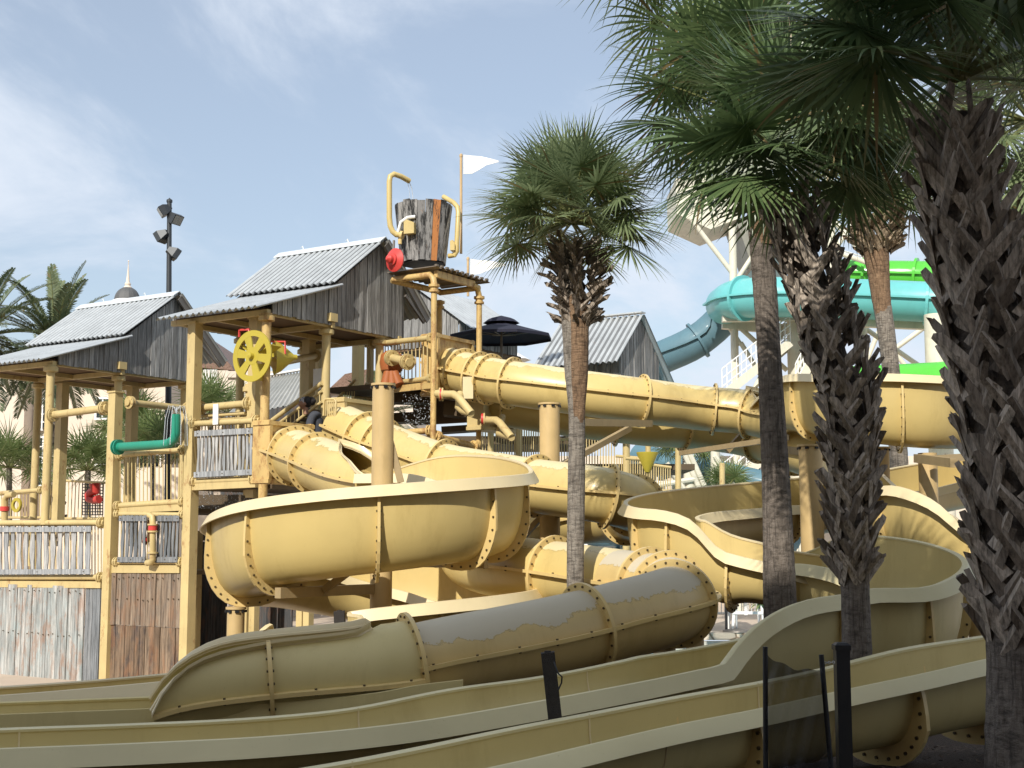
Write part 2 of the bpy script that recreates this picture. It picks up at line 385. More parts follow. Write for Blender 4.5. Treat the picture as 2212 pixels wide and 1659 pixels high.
def flume(parent, rail, side, w_=None, fins=(), mat='slide', rim='rim', step=.16, lip=.13, skirt=.13, world=False, n=18, finw=.12, inner=True, joints=(), power=.72):
    """rail rows (px, py, d, width, dz, depth): outer rim; the bed hangs between it and a second rim offset sideways"""
    rows = [list(a) if world else list(P(a[0], a[1], a[2])) + list(a[3:]) for a in rail]
    s_ = cr(rows, step); p, t, right, up = frames(s_); m = len(p)
    A = p; wd = s_[:, 3]; dz = s_[:, 4]; dep = s_[:, 5]
    B = A + right * side * wd[:, None]; B[:, 2] += dz
    for _ in range(3): B[1:-1] = (B[:-2] + B[1:-1] * 2 + B[2:]) / 4
    sec = []
    for i in range(m):
        row = []
        for k in range(n + 1):
            ph = math.pi * k / n; c = math.cos(ph); sn = max(0, math.sin(ph))
            h = (1 - math.copysign(abs(c) ** power, c)) / 2; q = A[i] + (B[i] - A[i]) * h
            za, zb = A[i][2], B[i][2]; bot = min(za - dep[i], zb - .12)
            z = (za if ph <= math.pi / 2 else zb); z = z - (z - bot) * sn ** power
            row.append(Vector((q[0], q[1], z)))
        sec.append(row)
    mb = MB(); mb.grid(sec); mb.build('flume', M[mat], parent, sharp=60)
    for q in joints:
        i = near_index(A, q[0], q[1]); tt = Vector(t[i]); c0 = (Vector(A[i]) + Vector(B[i])) / 2; c0.z = max(A[i][2], B[i][2]) + .4; jb = MB(); jr = []
        for pt_ in sec[i]:
            n_ = (c0 - pt_).normalized() * .006; jr.append([pt_ + n_ - tt * .008, pt_ + n_ * 1.6, pt_ + n_ + tt * .008, pt_ - n_ * 2])
        jb.grid(jr, smooth=False, closed=True); jb.build('joint_line', M['rim'], parent)
    for (rl, sg) in ((A, -side), (B, side)):
        rb = MB(); rr = []
        for i in range(m):
            o = Vector(right[i]) * sg; q = Vector(rl[i]); u = V(0, 0, 1)
            rr.append([q - o * .012, q + o * lip * .25 + u * .012, q + o * lip * .38 + u * .006, q + o * lip - u * skirt, q + o * (lip - .02) - u * (skirt + .004), q + o * lip * .25 - u * .022, q - o * .01 - u * .02])
        rb.grid(rr, smooth=True, closed=True); rb.build('rim', M[rim], parent, sharp=35)
    for q in fins:
        i = near_index(A, q[0], q[1]) if not (len(q) > 2) else near_index(B, q[0], q[1])
        row = sec[i]; tt = Vector(t[i]); cen = Vector(((A[i] + B[i]) / 2)); fb = MB(); bb = fb; rows = []
        cen.z = max(A[i][2], B[i][2]) + .1
        for k in range(n + 1):
            a_ = row[max(k - 1, 0)]; b_ = row[min(k + 1, n)]; tan = (b_ - a_).normalized(); nn = tan.cross(tt).normalized()
            if nn.dot(row[k] - cen) < 0: nn = -nn
            fw = finw * (.35 + .65 * min(1, k / 3, (n - k) / 3)); c = row[k]
            z0 = -.05 if k in (0, n) else 0
            c = c + V(0, 0, z0)
            rows.append([c - tt * .018, c + nn * fw - tt * .018, c + nn * fw + tt * .018, c + tt * .018])
            if 0 < k < n:
                fb.cur = 1; bb.disc(c + nn * fw * .6, tt, .0145, .062, 6)
        fb.cur = 0; fb.grid(rows, smooth=False, closed=True); fb.build('flange', [M['flange'], M['bolt']], parent)
    return sec, A, B
def box_entry(parent, c, axu, axn, wd, hh, dp, mat='post_rust'):
    """steel starter box on the deck that the tube leaves from: hollow frame panel with a raised edge"""
    mb = MB(); c = Vector(c)
    mb.box(c, (wd, dp, hh), (axu, axn, V(0, 0, 1)))
    for s_ in (-1, 1):
        mb.box(c + axu * s_ * (wd / 2), (.07, dp + .1, hh + .1), (axu, axn, V(0, 0, 1)))
        mb.box(c + V(0, 0, s_ * hh / 2), (wd + .12, dp + .11, .07), (axu, axn, V(0, 0, 1)))
    return mb.build('starter_box', M[mat], parent)
U = V(-.84, .545, 0).normalized(); W = V(.545, .84, 0).normalized(); UP = V(0, 0, 1)   # directions of the play tower

# ---- slide A: cream slide that ends in the big open bowl
SA = thing('water_slide', 'cream slide whose wide open bowl curves round the tan column at the left', 'water slide', P(825, 1340, 18))
box_entry(SA, P(612, 980, 23.4), W, -U, 1.05, 1.0, .3)
s1 = slide_tube(SA, [(604, 975, 23.5, 0, 0), (640, 985, 22.9, 0, 0), (690, 1003, 22, 0, 0), (730, 1020, 21.25, 3, 3), (760, 1033, 20.8, 32, 44), (790, 1042, 20.5, 48, 74), (815, 1048, 20.3, 66, 84), (845, 1052, 20.15, 80, 86)],
                .45, rings=[(640, 985), (690, 1003)], gap=True, seam=2, mat='tube')
C1 = V(-1.9, 18.2, 0); rows = []
ang = [98, 70, 45, 20, 0, -25, -50, -75, -100, -130, -160, -185, -215, -250, -290, -325, -355, -380, -405, -430, -455]
zs = [2.55, 2.85, 2.84, 2.7, 2.53, 2.44, 2.36, 2.28, 2.2, 2.08, 1.92, 1.78, 1.62, 1.42, 1.2, 1.07, 1.0, .96, .92, .86, .76]
for a, z in zip(ang, zs):
    wdt = 1.0; dz = -.38; dep = 1.05
    if a == 98: dz = 0; dep = .45
    if a == 70: dz = -.3; dep = .8
    if a < -190: dep = .98
    cdx = 0 if a > -200 else .12 * min(1, (-a - 200) / 60.)
    rows.append((C1.x + cdx + 2.14 * math.cos(R(a)), C1.y + 2.2 * math.sin(R(a)), z, wdt, dz, dep))
e = P(780, 1333, 15.75); rows.append((e.x, e.y, e.z, 1.0, -.1, .7))
for q in [(735, 1352, 15.4, .95, 0, .5), (700, 1392, 15.0, .9, 0, .35), (660, 1425, 14.7, .9, 0, .32), (560, 1450, 14.4, .9, 0, .3), (300, 1478, 14.3, .9, .0, .3), (0, 1503, 14.2, .9, 0, .3), (-300, 1520, 14.0, .9, 0, .3)]:
    e = P(*q[:3]); rows.append((e.x, e.y, e.z) + q[3:])
flume(SA, rows, 1, fins=[(440, 1110), (545, 1085), (822, 1050), (1068, 1030), (1135, 1030), (1110, 1290), (1060, 1285), (945, 1315)], world=True)

# ---- slide B: middle tube slide that ends at the hooded exit
SB = thing('water_slide', 'cream tube slide with peeling paint leaving by the long hooded exit at the front', 'water slide', P(1187, 1300, 19.5))
box_entry(SB, P(768, 928, 24.6), W, -U, 1.05, 1.0, .3, 'post')
slide_tube(SB, [(740, 925, 24.3), (790, 948, 23.7), (835, 968, 23.3), (950, 1010, 22.7), (1060, 1032, 22), (1160, 1050, 21.3), (1250, 1062, 20.7), (1312, 1072, 20.5), (1358, 1085, 20.9), (1375, 1100, 21.9), (1350, 1115, 23),
                (1270, 1122, 23.8), (1180, 1130, 23.8), (1090, 1148, 23.2), (1020, 1172, 21.8), (1010, 1200, 20.2), (1060, 1220, 19.0), (1150, 1232, 18.2), (1250, 1247, 17.6), (1350, 1262, 17.0)],
           .43, rings=[(795, 950), (825, 962), (950, 1010), (1160, 1050), (1312, 1072), (1370, 1093), (1350, 1115), (1090, 1148), (1200, 1240)], seam=2, mat='tube')
slide_tube(SB, [(1340, 1261, 17.05), (1400, 1270, 16.6), (1452, 1283, 16.1), (1462, 1300, 15.5), (1420, 1318, 15.05), (1350, 1338, 14.75), (1270, 1360, 14.5), (1150, 1388, 14.1), (1020, 1415, 13.75), (940, 1432, 13.6), (880, 1446, 13.5)],
           .43, rings=[(1400, 1270), (1446, 1281), (1458, 1305), (1270, 1360)], seam=2, mat='tube_low', name='lower_tube')
slide_tube(SB, [(890, 1443, 13.52, 0, 0), (865, 1448, 13.48, 0, 0), (820, 1454, 13.42, 2, 2), (790, 1457, 13.38, 18, 26), (740, 1461, 13.32, 24, 34), (600, 1473, 13.2, 27, 38), (500, 1484, 13.1, 32, 44), (430, 1494, 13.05, 46, 54), (370, 1506, 13.0, 68, 72), (325, 1519, 12.95, 92, 92)],
           .475, rings=[(880, 1445), (590, 1486)], gap=True, seam=2, mat='olive', name='exit_hood', seamz=8)
flume(SB, [(1000, 1470, 13.0, .98, 0, .1), (900, 1482, 12.95, .98, 0, .2), (800, 1500, 12.85, .98, 0, .28), (600, 1520, 12.75, .98, 0, .33), (330, 1532, 12.65, .98, 0, .33), (0, 1545, 12.5, .98, 0, .33), (-300, 1556, 12.3, .98, 0, .33)],
      1, mat='olive', rim='olive', lip=.05, skirt=.32, joints=[(590, 1520)])

# ---- slide C: topmost slide
SC = thing('water_slide', 'topmost cream slide, opening into a bowl behind the palms and looping down', 'water slide', P(1750, 1190, 20))
box_entry(SC, P(968, 795, 26.7), W, -U, 1.2, 1.15, .3)
slide_tube(SC, [(950, 790, 26.9, 0, 0), (1005, 808, 26.2, 0, 0), (1060, 820, 25.8, 0, 0), (1120, 830, 25.4, 0, 0), (1250, 848, 25.1, 0, 0), (1390, 866, 25.2, 0, 0), (1480, 878, 25.6, 0, 0), (1540, 884, 25.7, 0, 0), (1590, 888, 25.6, 0, 0), (1620, 892, 25.5, 22, 6), (1660, 900, 25.2, 55, 60), (1700, 905, 24.9, 90, 90)],
           .43, rings=[(1000, 806), (1030, 815), (1060, 820), (1105, 828), (1388, 866), (1543, 884), (1622, 892)], gap=True, seam=2)
a_rows = [(1632, 868, 25.0, .9, 0, .5), (1690, 815, 24.0, .95, -.3, 1.0), (1780, 809, 22.8, 1, -.4, 1.12), (1880, 808, 22.1, 1, -.4, 1.15), (1980, 811, 21.9, 1, -.4, 1.15), (2080, 818, 22.2, 1, -.4, 1.15), (2180, 835, 23.2, 1, -.4, 1.1), (2240, 870, 24.8, 1, -.4, 1.1), (2230, 910, 26.4, 1, -.4, 1.05), (2170, 950, 27.2, 1, -.4, 1),
          (2080, 985, 26.9, .95, -.38, .95), (1960, 1006, 25.8, .95, -.38, .95), (1880, 1020, 24.8, .95, -.38, .95), (1760, 1030, 23.6, .95, -.4, .95), (1640, 1041, 22.4, .95, -.4, .95), (1500, 1054, 21.2, .95, -.36, 1), (1410, 1066, 20.2, .95, -.3, 1), (1363, 1078, 19.3, .95, -.25, 1), (1356, 1090, 18.4, .95, -.2, 1.02), (1385, 1099, 17.8, .95, -.15, 1.03), (1440, 1105, 17.45, .95, -.1, 1.05), (1496, 1126, 17.3, .95, .0, .98),
          (1552, 1185, 17.2, .95, .15, .72), (1600, 1203, 17.1, .95, .2, .6), (1643, 1213, 17.0, .95, .22, .56), (1718, 1233, 16.95, 1.0, .24, .52), (1813, 1256, 16.9, 1.0, .3, .5)]
flume(SC, a_rows, -1, fins=[(1712, 812), (1955, 810), (1372, 1094), (1440, 1105), (1562, 1187), (1620, 1043)])
b_rows = [(1690, 1186, 18.2, 1.05, -.24, .72), (1741, 1194, 18.0, 1.05, -.26, .74), (1803, 1165, 17.8, 1.05, -.32, 1.0), (1880, 1158, 17.3, 1.05, -.36, 1.08), (1980, 1170, 16.6, 1.05, -.38, 1.1), (2052, 1192, 15.9, 1.05, -.38, 1.1), (2080, 1216, 15.1, 1.05, -.38, 1.1), (2060, 1243, 14.4, 1.05, -.38, 1.1), (1990, 1270, 13.9, 1.05, -.36, 1.08), (1880, 1273, 13.8, 1.05, -.38, 1.05), (1812, 1286, 13.5, 1.05, -.44, 1.05),
          (1760, 1293, 13.33, 1.05, -.46, 1.05), (1716, 1304, 13.2, 1.05, -.46, 1.05), (1670, 1325, 13.0, 1.05, -.4, 1.0), (1629, 1353, 12.85, 1.05, -.32, .92), (1592, 1389, 12.65, 1.05, -.18, .78), (1568, 1420, 12.48, 1.05, -.07, .6), (1553, 1437, 12.35, 1.05, -.03, .5), (1500, 1449, 12.15, 1.05, .0, .44), (1400, 1470, 11.9, 1.05, .0, .38), (1280, 1493, 11.6, 1.05, .0, .36), (1106, 1525, 11.2, 1.05, .03, .36), (870, 1563, 10.7, 1.0, .0, .36), (600, 1590, 10.3, 1.0, .0, .36), (300, 1606, 10, 1.0, .0, .36), (0, 1618, 9.7, 1, 0, .36), (-300, 1632, 9.5, 1, 0, .36)]
flume(SC, b_rows, 1, fins=[(2075, 1215), (2010, 1258), (1812, 1286)], mat='olive', rim='olive_rim', lip=.14, skirt=.13, joints=[(870, 1563), (30, 1617), (1400, 1470)])

# ---- slide D: runs under C, sweeps right, comes back as the nearest lane
SD = thing('water_slide', 'cream slide beneath the topmost tube, returning as the nearest lane at bottom right', 'water slide', P(1800, 1200, 21))
box_entry(SD, P(1062, 876, 27.0), W, -U, 1.1, 1.0, .3, 'post')
slide_tube(SD, [(1040, 870, 27.2), (1100, 878, 27.0), (1250, 900, 26.8), (1400, 918, 26.9), (1500, 925, 27.2), (1600, 938, 27.1), (1680, 958, 26.3), (1730, 975, 25.2), (1790, 990, 24.4)], .43,
           rings=[(1100, 878), (1240, 898), (1330, 910), (1483, 924), (1645, 948), (1720, 972)], seam=2, mat='slide')
flume(SD, [(1760, 985, 24.0, .95, -.1, .8), (1800, 1010, 22, .95, -.3, .9), (1840, 1040, 20.3, 1, -.38, 1.05), (1888, 1052, 19.2, 1, -.38, 1.05), (1944, 1052, 18.6, 1, -.38, 1.05), (2020, 1083, 18.2, 1, -.3, .9), (2095, 1148, 18.0, 1, -.1, .65), (2200, 1185, 18.0, 1, 0, .6), (2330, 1215, 17.6, 1, 0, .6)], -1,
      fins=[(1900, 1052), (2085, 1140)])
flume(SD, [(2500, 1356, 11.8, .85, .0, .6), (2300, 1392, 11.2, .85, .0, .6), (2131, 1424, 10.6, .85, .01, .58), (1981, 1458, 10.2, .82, .0, .56), (1831, 1489, 9.85, .82, -.02, .54), (1636, 1532, 9.35, .8, .0, .5), (1456, 1567, 8.9, .8, -.01, .46), (1280, 1607, 8.5, .8, .0, .42), (1106, 1648, 8.1, .8, .0, .38), (900, 1690, 7.7, .8, .0, .36), (600, 1740, 7.3, .8, .0, .36)], 1,
      fins=[(1980, 1458), (1640, 1532), (2180, 1415)], mat='olive', rim='olive_rim', lip=.13, skirt=.09, finw=.16, joints=[(1456, 1567), (1800, 1497), (900, 1690)])

# ---- support columns
def column(px, ytop, ybot, d, wpx, label, arms=(), mat='pole_tan', cap=True):
    r = wpx / 2 / F * d; top = P(px, ytop, d); base = P(px, ybot, d); x0 = top.x; zb = base.z
    t = thing('support_column', label, 'slide column', (x0, d, zb), 'slide support columns')
    mb = MB(); mb.lathe((x0, d, 0), [(0, zb), (r, zb), (r, top.z - .03)], 32); mb.build('shaft', M[mat], t)
    if cap:
        cb = MB(); cb.lathe((x0, d, top.z - .04), [(r + .004, 0), (r + .02, .005), (r + .02, .035), (0, .042)], 32);         nb = cb; cb.cur = 1
        for k in range(8):
            a = k * math.pi / 4 + .3; nb.box((x0 + (r + .002) * math.cos(a), d + (r + .002) * math.sin(a), top.z - .06), (.05, .05, .03), (V(math.cos(a), math.sin(a), 0), V(-math.sin(a), math.cos(a), 0), UP))
        nb.build('cap_plate', [M['pole_tan'], M['black']], t)
    for (ax, ay, ad, bx, by, bd, wd, hh) in arms:
        ab = MB(); ab.bar(P(ax, ay, ad), P(bx, by, bd), wd, hh); ab.build('bracket_arm', M['arm'], t)
    return t
G0 = -1.15
def gpy(z, d): return 1160 - (z - CAMZ) / d * F / math.cos(PITCH) * .994
column(828, 828, 1480, 18.15, 47, 'tall tan steel column rising through the big bowl at the front left',
       [(600, 1281, 16.6, 810, 1272, 18.1, .1, .13), (700, 1275, 17.2, 780, 1215, 17.0, .07, .09), (850, 1216, 18.1, 1050, 1219, 17.4, .1, .1), (842, 950, 18.2, 866, 1042, 18.2, .09, .09)])
column(1187, 870, 1480, 21.8, 44, 'tan column with streaked top standing left of the lone middle palm',
       [(1255, 912, 22, 1405, 915, 24.5, .09, .12), (1205, 1010, 21.8, 1360, 925, 24.3, .09, .1), (1130, 1160, 22, 1180, 1105, 21.8, .08, .09), (1200, 1110, 21.7, 1290, 1112, 21.3, .09, .12)])
column(1750, 960, 1480, 19.8, 50, 'thick tan column between the two palms on the right',
       [(1470, 979, 25.6, 1700, 945, 21.5, .07, .09), (1570, 975, 25.8, 1610, 930, 26, .08, .1), (1700, 972, 21, 1820, 985, 20.5, .09, .12), (1730, 1240, 19.8, 1650, 1175, 19.9, .08, .1), (1770, 1140, 19.8, 1840, 1095, 20.5, .08, .1)])
column(1903, 965, 1480, 24, 34, 'short tan column stub showing behind the thatched palm trunk')
column(2003, 975, 1480, 22.5, 40, 'tan column at the right partly hidden by the biggest palm trunk', [(2010, 992, 22, 2120, 985, 22.5, .1, .12), (1980, 990, 22.3, 2060, 1000, 20, .1, .14)], cap=False)
column(510, 1310, 1480, 17.6, 37, 'low tan post holding up the left end of the big bowl')
column(1435, 1390, 1500, 15.6, 48, 'stubby tan post under the near elbow of the peeling tube', cap=False)
column(1500, 1290, 1480, 17.6, 38, 'tan post beside the pool behind the peeling tube elbow')
column(2108, 1230, 1480, 15.7, 40, 'tan post just left of the biggest palm at the lower right', cap=False)
# ------------------------------------------------------------------ terrain, pool, deck
def gz(x, y):
    def ss(a, b, v): v = min(1, max(0, (v - a) / (b - a))); return v * v * (3 - 2 * v)
    base = -.45 * ss(3, 8, y) - .7 * ss(9, 17, y)
    rise = ss(-.5, 3.2, x) * (.42 * ss(3, 8, y)) * (1 - ss(13, 18, y))
    return base + rise
m, t, b = newmat('mulch'); k = NT(t)
c = k.mix(k.ramp(k.noise(22, 8, .8), [(.35, 0), (.7, 1)]), (.02, .011, .007), (.085, .045, .028)); c = k.mix(k.ramp(k.noise(60, 4, .8), [(.6, 0), (.7, 1)]), c, (.14, .085, .05))
k.l(c, b.inputs['Base Color']); b.inputs['Roughness'].default_value = .95; k.bump(k.noise(35, 6, .8), b, 1, .05); M['mulch'] = m
mb = MB(); xs = [-600, -120, -40, -20] + [i * .5 for i in range(-24, 25)] + [20, 40, 120, 600]; ys = [-300, -60, -20, -8] + [i * .5 for i in range(-4, 37)]
mb.grid([[Vector((x, y, gz(x, y) + (.03 * math.sin(x * 3.1 + y * 2.3) if abs(x) < 12 and y > 0 else 0))) for x in xs] for y in ys]); g = mb.build('ground', M['mulch']); tag(g, kind='structure')
m, t, b = newmat('pool_deck_concrete'); k = NT(t)
c = k.mix(k.noise(1.2, 6), (.42, .33, .25), (.56, .46, .36)); k.l(c, b.inputs['Base Color']); b.inputs['Roughness'].default_value = .8; M['pooldeck'] = m
mb = MB()
mb.add([(-600, 18, G0), (-3, 18, G0), (-3, 37.6, G0), (-600, 37.6, G0)], [(0, 1, 2, 3)])
mb.add([(14, 18, G0), (600, 18, G0), (600, 37.6, G0), (14, 37.6, G0)], [(0, 1, 2, 3)])
mb.add([(-600, 37.6, G0), (600, 37.6, G0), (900, 1500, G0), (-900, 1500, G0)], [(0, 1, 2, 3)])
g = mb.build('pool_deck', M['pooldeck']); tag(g, kind='structure')
mb = MB(); mb.add([(-3, 18, G0), (14, 18, G0), (14, 26.9, G0), (-3, 26.9, G0)], [(0, 1, 2, 3)]); tag(mb.build('planting_bed', M['mulch']), kind='structure')
m, t, b = newmat('pool_water'); k = NT(t)
c = k.mix(k.ramp(k.noise(1.6, 4, .6, stretch=(.6, 1.6, 1)), [(.4, 0), (.62, 1)]), (.10, .36, .46), (.28, .55, .6)); k.l(c, b.inputs['Base Color']); b.inputs['Roughness'].default_value = .06
k.bump(k.noise(3.4, 5, .6, stretch=(.7, 1.8, 1)), b, .5, .06); M['water'] = m
mb = MB(); mb.add([(-3, 27, G0 - .3), (14, 27, G0 - .3), (14, 37.5, G0 - .3), (-3, 37.5, G0 - .3)], [(0, 1, 2, 3)]); tag(mb.build('pool_water', M['water']), kind='structure')
m, t, b = newmat('pool_tiles'); k = NT(t); br = k.n('ShaderNodeTexBrick'); br.inputs['Scale'].default_value = 12; br.offset = 0; br.inputs['Color1'].default_value = (.66, .62, .52, 1); br.inputs['Color2'].default_value = (.55, .52, .45, 1); br.inputs['Mortar'].default_value = (.3, .3, .28, 1)
gg = k.n('ShaderNodeNewGeometry'); mm = k.n('ShaderNodeMapping'); mm.inputs['Rotation'].default_value = (R(90), 0, 0); k.l(gg.outputs['Position'], mm.inputs[0]); k.l(mm.outputs[0], br.inputs[0]); k.l(br.outputs[0], b.inputs['Base Color']); M['tiles'] = m
mb = MB(); mb.box((5.5, 37.6, G0 - .35), (17, .2, .55)); mb.box((-3.1, 32, G0 - .35), (.2, 11, .55)); mb.box((14.1, 32, G0 - .35), (.2, 11, .55)); g = mb.build('pool_wall', M['tiles']); tag(g, kind='structure')
m, t, b = newmat('flagstone'); k = NT(t); vo = k.n('ShaderNodeTexVoronoi'); vo.feature = 'DISTANCE_TO_EDGE'; vo.inputs['Scale'].default_value = 1.8; gg = k.n('ShaderNodeNewGeometry'); k.l(gg.outputs['Position'], vo.inputs[0])
c = k.mix(k.ramp(vo.outputs[0], [(.02, 0), (.06, 1)]), (.25, .18, .12), (.62, .53, .42)); k.l(c, b.inputs['Base Color']); M['flag'] = m
mb = MB(); mb.box((5.5, 37.9, G0 + .06), (17.4, .7, .2)); g = mb.build('pool_coping', M['flag']); tag(g, kind='structure')

mb = MB(); rg = random.Random(77)
for i in range(2600):
    x = rg.uniform(1.2, 6.5); y = rg.uniform(6.5, 14); z = gz(x, y) + .035; a = rg.uniform(0, 6.28); l_ = rg.uniform(.03, .09); e = V(math.cos(a), math.sin(a), rg.uniform(-.3, .4)) * l_; s_ = V(-math.sin(a), math.cos(a), rg.uniform(-.3, .3)) * l_ * rg.uniform(.15, .4)
    c = V(x, y, z + rg.uniform(0, .02)); mb.add([c - e * .5, c + s_ * .5, c + e * .5, c - s_ * .5], [(0, 1, 2, 3)])
o = mb.build('leaf_litter', planks('bark_chips', (.05, .03, .02), (.22, .15, .1), grain=40)); tag(o, 'brown bark chips and dry leaves scattered on the ground', 'leaf litter', None, 'stuff')
# ------------------------------------------------------------------ play tower
O3 = V(-4.47, 24, 0)
def T(s, v, z): return O3 + U * s + W * v + UP * z
def S_at(px, v):
    k = (px - 1106) / F; return (O3.x + W.x * v - k * (O3.y + W.y * v)) / (k * U.y - U.x)
def FP(px, py, v=0):
    s = S_at(px, v); q = T(s, v, 0); return P(px, py, q.y)
def corr(mb, s0, s1, v1, z1, v2, z2, pitch=.155, amp=.03, lift=0, nrow=3):
    n = max(2, int((s1 - s0) / pitch * 6)); nv = (W * (v2 - v1) + UP * (z2 - z1)).normalized().cross(U).normalized()
    if nv.z < 0: nv = -nv
    rows = []
    for j in range(nrow):
        f = j / (nrow - 1); rows.append([T(s0 + (s1 - s0) * i / n, v1 + (v2 - v1) * f, z1 + (z2 - z1) * f) + nv * (lift + amp * max(-.8, min(.8, 1.4 * math.sin(2 * math.pi * i / 6)))) for i in range(n + 1)])
    k0 = len(mb.f); mb.grid(rows)
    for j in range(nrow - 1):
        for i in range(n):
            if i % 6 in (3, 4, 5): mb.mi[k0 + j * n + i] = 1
    mb.grid([[p - nv * .012 for p in r_] for r_ in rows])
def board_wall(mb, fn, u0, u1, zb, zt, w_=.13, th=.03, nrm=None, gap=.012, nails=False):
    """upright boards; fn(u, z) gives the point, zb and zt the foot and head of a board at u"""
    n = max(1, int(round((u1 - u0) / w_))); w_ = (u1 - u0) / n
    for i in range(n):
        a, b = u0 + i * w_ + gap / 2, u0 + (i + 1) * w_ - gap / 2; j = rng.uniform(-.012, .012); o = nrm * (j if abs(j) > .002 else .004)
        if nails:
            mb.cur = 1
            for zn in ((zt if not callable(zt) else zt(a)) - .12, ((zt if not callable(zt) else zt(a)) + (zb if not callable(zb) else zb(a))) / 2): rng.random() < .75 and mb.disc(fn((a + b) / 2 + rng.uniform(-.02, .02), zn + rng.uniform(-.03, .03)) + nrm * (th + .02), nrm, .011, .02, 6)
            mb.cur = 0
        za, zb2 = (zb(a) if callable(zb) else zb) + rng.uniform(-.015, .01), (zb(b) if callable(zb) else zb) + rng.uniform(-.015, .01)
        ta, tb = (zt(a) if callable(zt) else zt), (zt(b) if callable(zt) else zt)
        p = [fn(a, za), fn(b, zb2), fn(b, tb), fn(a, ta)]
        mb.hexa([q + o for q in p] + [q + o + nrm * th for q in p])
def rpost(parent, base, z1, r=.085, cap=True, mat='post', name='post'):
    mb = MB(); mb.lathe((base.x, base.y, 0), [(0, base.z), (r, base.z), (r, z1)], 18)
    if cap: mb.lathe((base.x, base.y, z1 - .16), [(r, 0), (r * 1.75, .02), (r * 1.75, .1), (r * 1.2, .13), (r * 1.2, .16)], 18, smooth=False)
    return mb.build(name, M[mat], parent)
def spost(parent, base, z1, wd=.2, mat='post', cap=True):
    mb = MB(); mb.box((base.x, base.y, (base.z + z1) / 2), (wd, wd, z1 - base.z), (U, W, UP))
    if cap: mb.box((base.x, base.y, z1 + .015), (wd + .05, wd + .05, .03), (U, W, UP))
    return mb.build('post', M[mat], parent)
def pipe(parent, a, b, r=.05, fl=True, mat='post', name='rail'):
    a, b = Vector(a), Vector(b); mb = MB(); mb.tube([a, b], r, 12); d = (b - a).normalized()
    if fl:
        for q, s_ in ((a, 1), (b, -1)):
            for o in (.06, .12):
                mb.disc(q + d * s_ * o, d, r * 1.9, .03, 16)
            for k in range(6):
                x = d.orthogonal().normalized(); y = d.cross(x); an = k * math.pi / 3
                mb.disc(q + d * s_ * .09 + (x * math.cos(an) + y * math.sin(an)) * r * 1.5, d, .013, .12, 6)
    return mb.build(name, M[mat], parent)
def baluster(parent, a0, a1, b0, b1, n, r=.012, mat='post', rr=.03):
    """a0-a1 the foot line, b0-b1 the head line"""
    mb = MB(); mb.tube([b0, b1], rr, 8); mb.tube([a0, a1], rr, 8)
    for i in range(n):
        f = (i + .5) / n; mb.tube([a0.lerp(a1, f), b0.lerp(b1, f)], r, 6, cap=False)
    return mb.build('railing_grille', M[mat], parent)
def pickets(parent, q00, q10, q01, q11, n, mat, nrm):
    """foot-left, foot-right, head-left, head-right"""
    mb = MB(); e = (q10 - q00).normalized(); wd = (q10 - q00).length / n * .58
    for i in range(n):
        f = (i + .5) / n; a = q00.lerp(q10, f); b = q01.lerp(q11, f); ph = rng.uniform(0, 6); L_ = []; R_ = []
        m_ = 7
        for k in range(m_ + 1):
            g = k / m_; c = a.lerp(b, g) + e * (.009 * math.sin(ph + g * 7)) ; h = wd / 2 * (1 + .22 * math.sin(ph * 2 + g * 9))
            L_.append(c - e * h); R_.append(c + e * h)
        rows = [[l, r_, r_ - nrm * .02, l - nrm * .02] for l, r_ in zip(L_, R_)]
        mb.grid(rows, smooth=False, closed=True); mb.add([rows[-1][0], rows[-1][1], rows[-1][2], rows[-1][3]], [(0, 1, 2, 3)]); mb.add(rows[0], [(3, 2, 1, 0)])
    for f in (.07, .93):
        a = q00.lerp(q01, f) - e * .02; b = q10.lerp(q11, f) + e * .02; mb.bar(a + nrm * .028, b + nrm * .028, .022, .1)
        mb.cur = 1
        for g in (.06, .5, .94): mb.disc(a.lerp(b, g) + nrm * .04, nrm, .012, .012, 6)
        mb.cur = 0
    return mb.build('picket_panel', [M[mat], M['bolt']], parent)

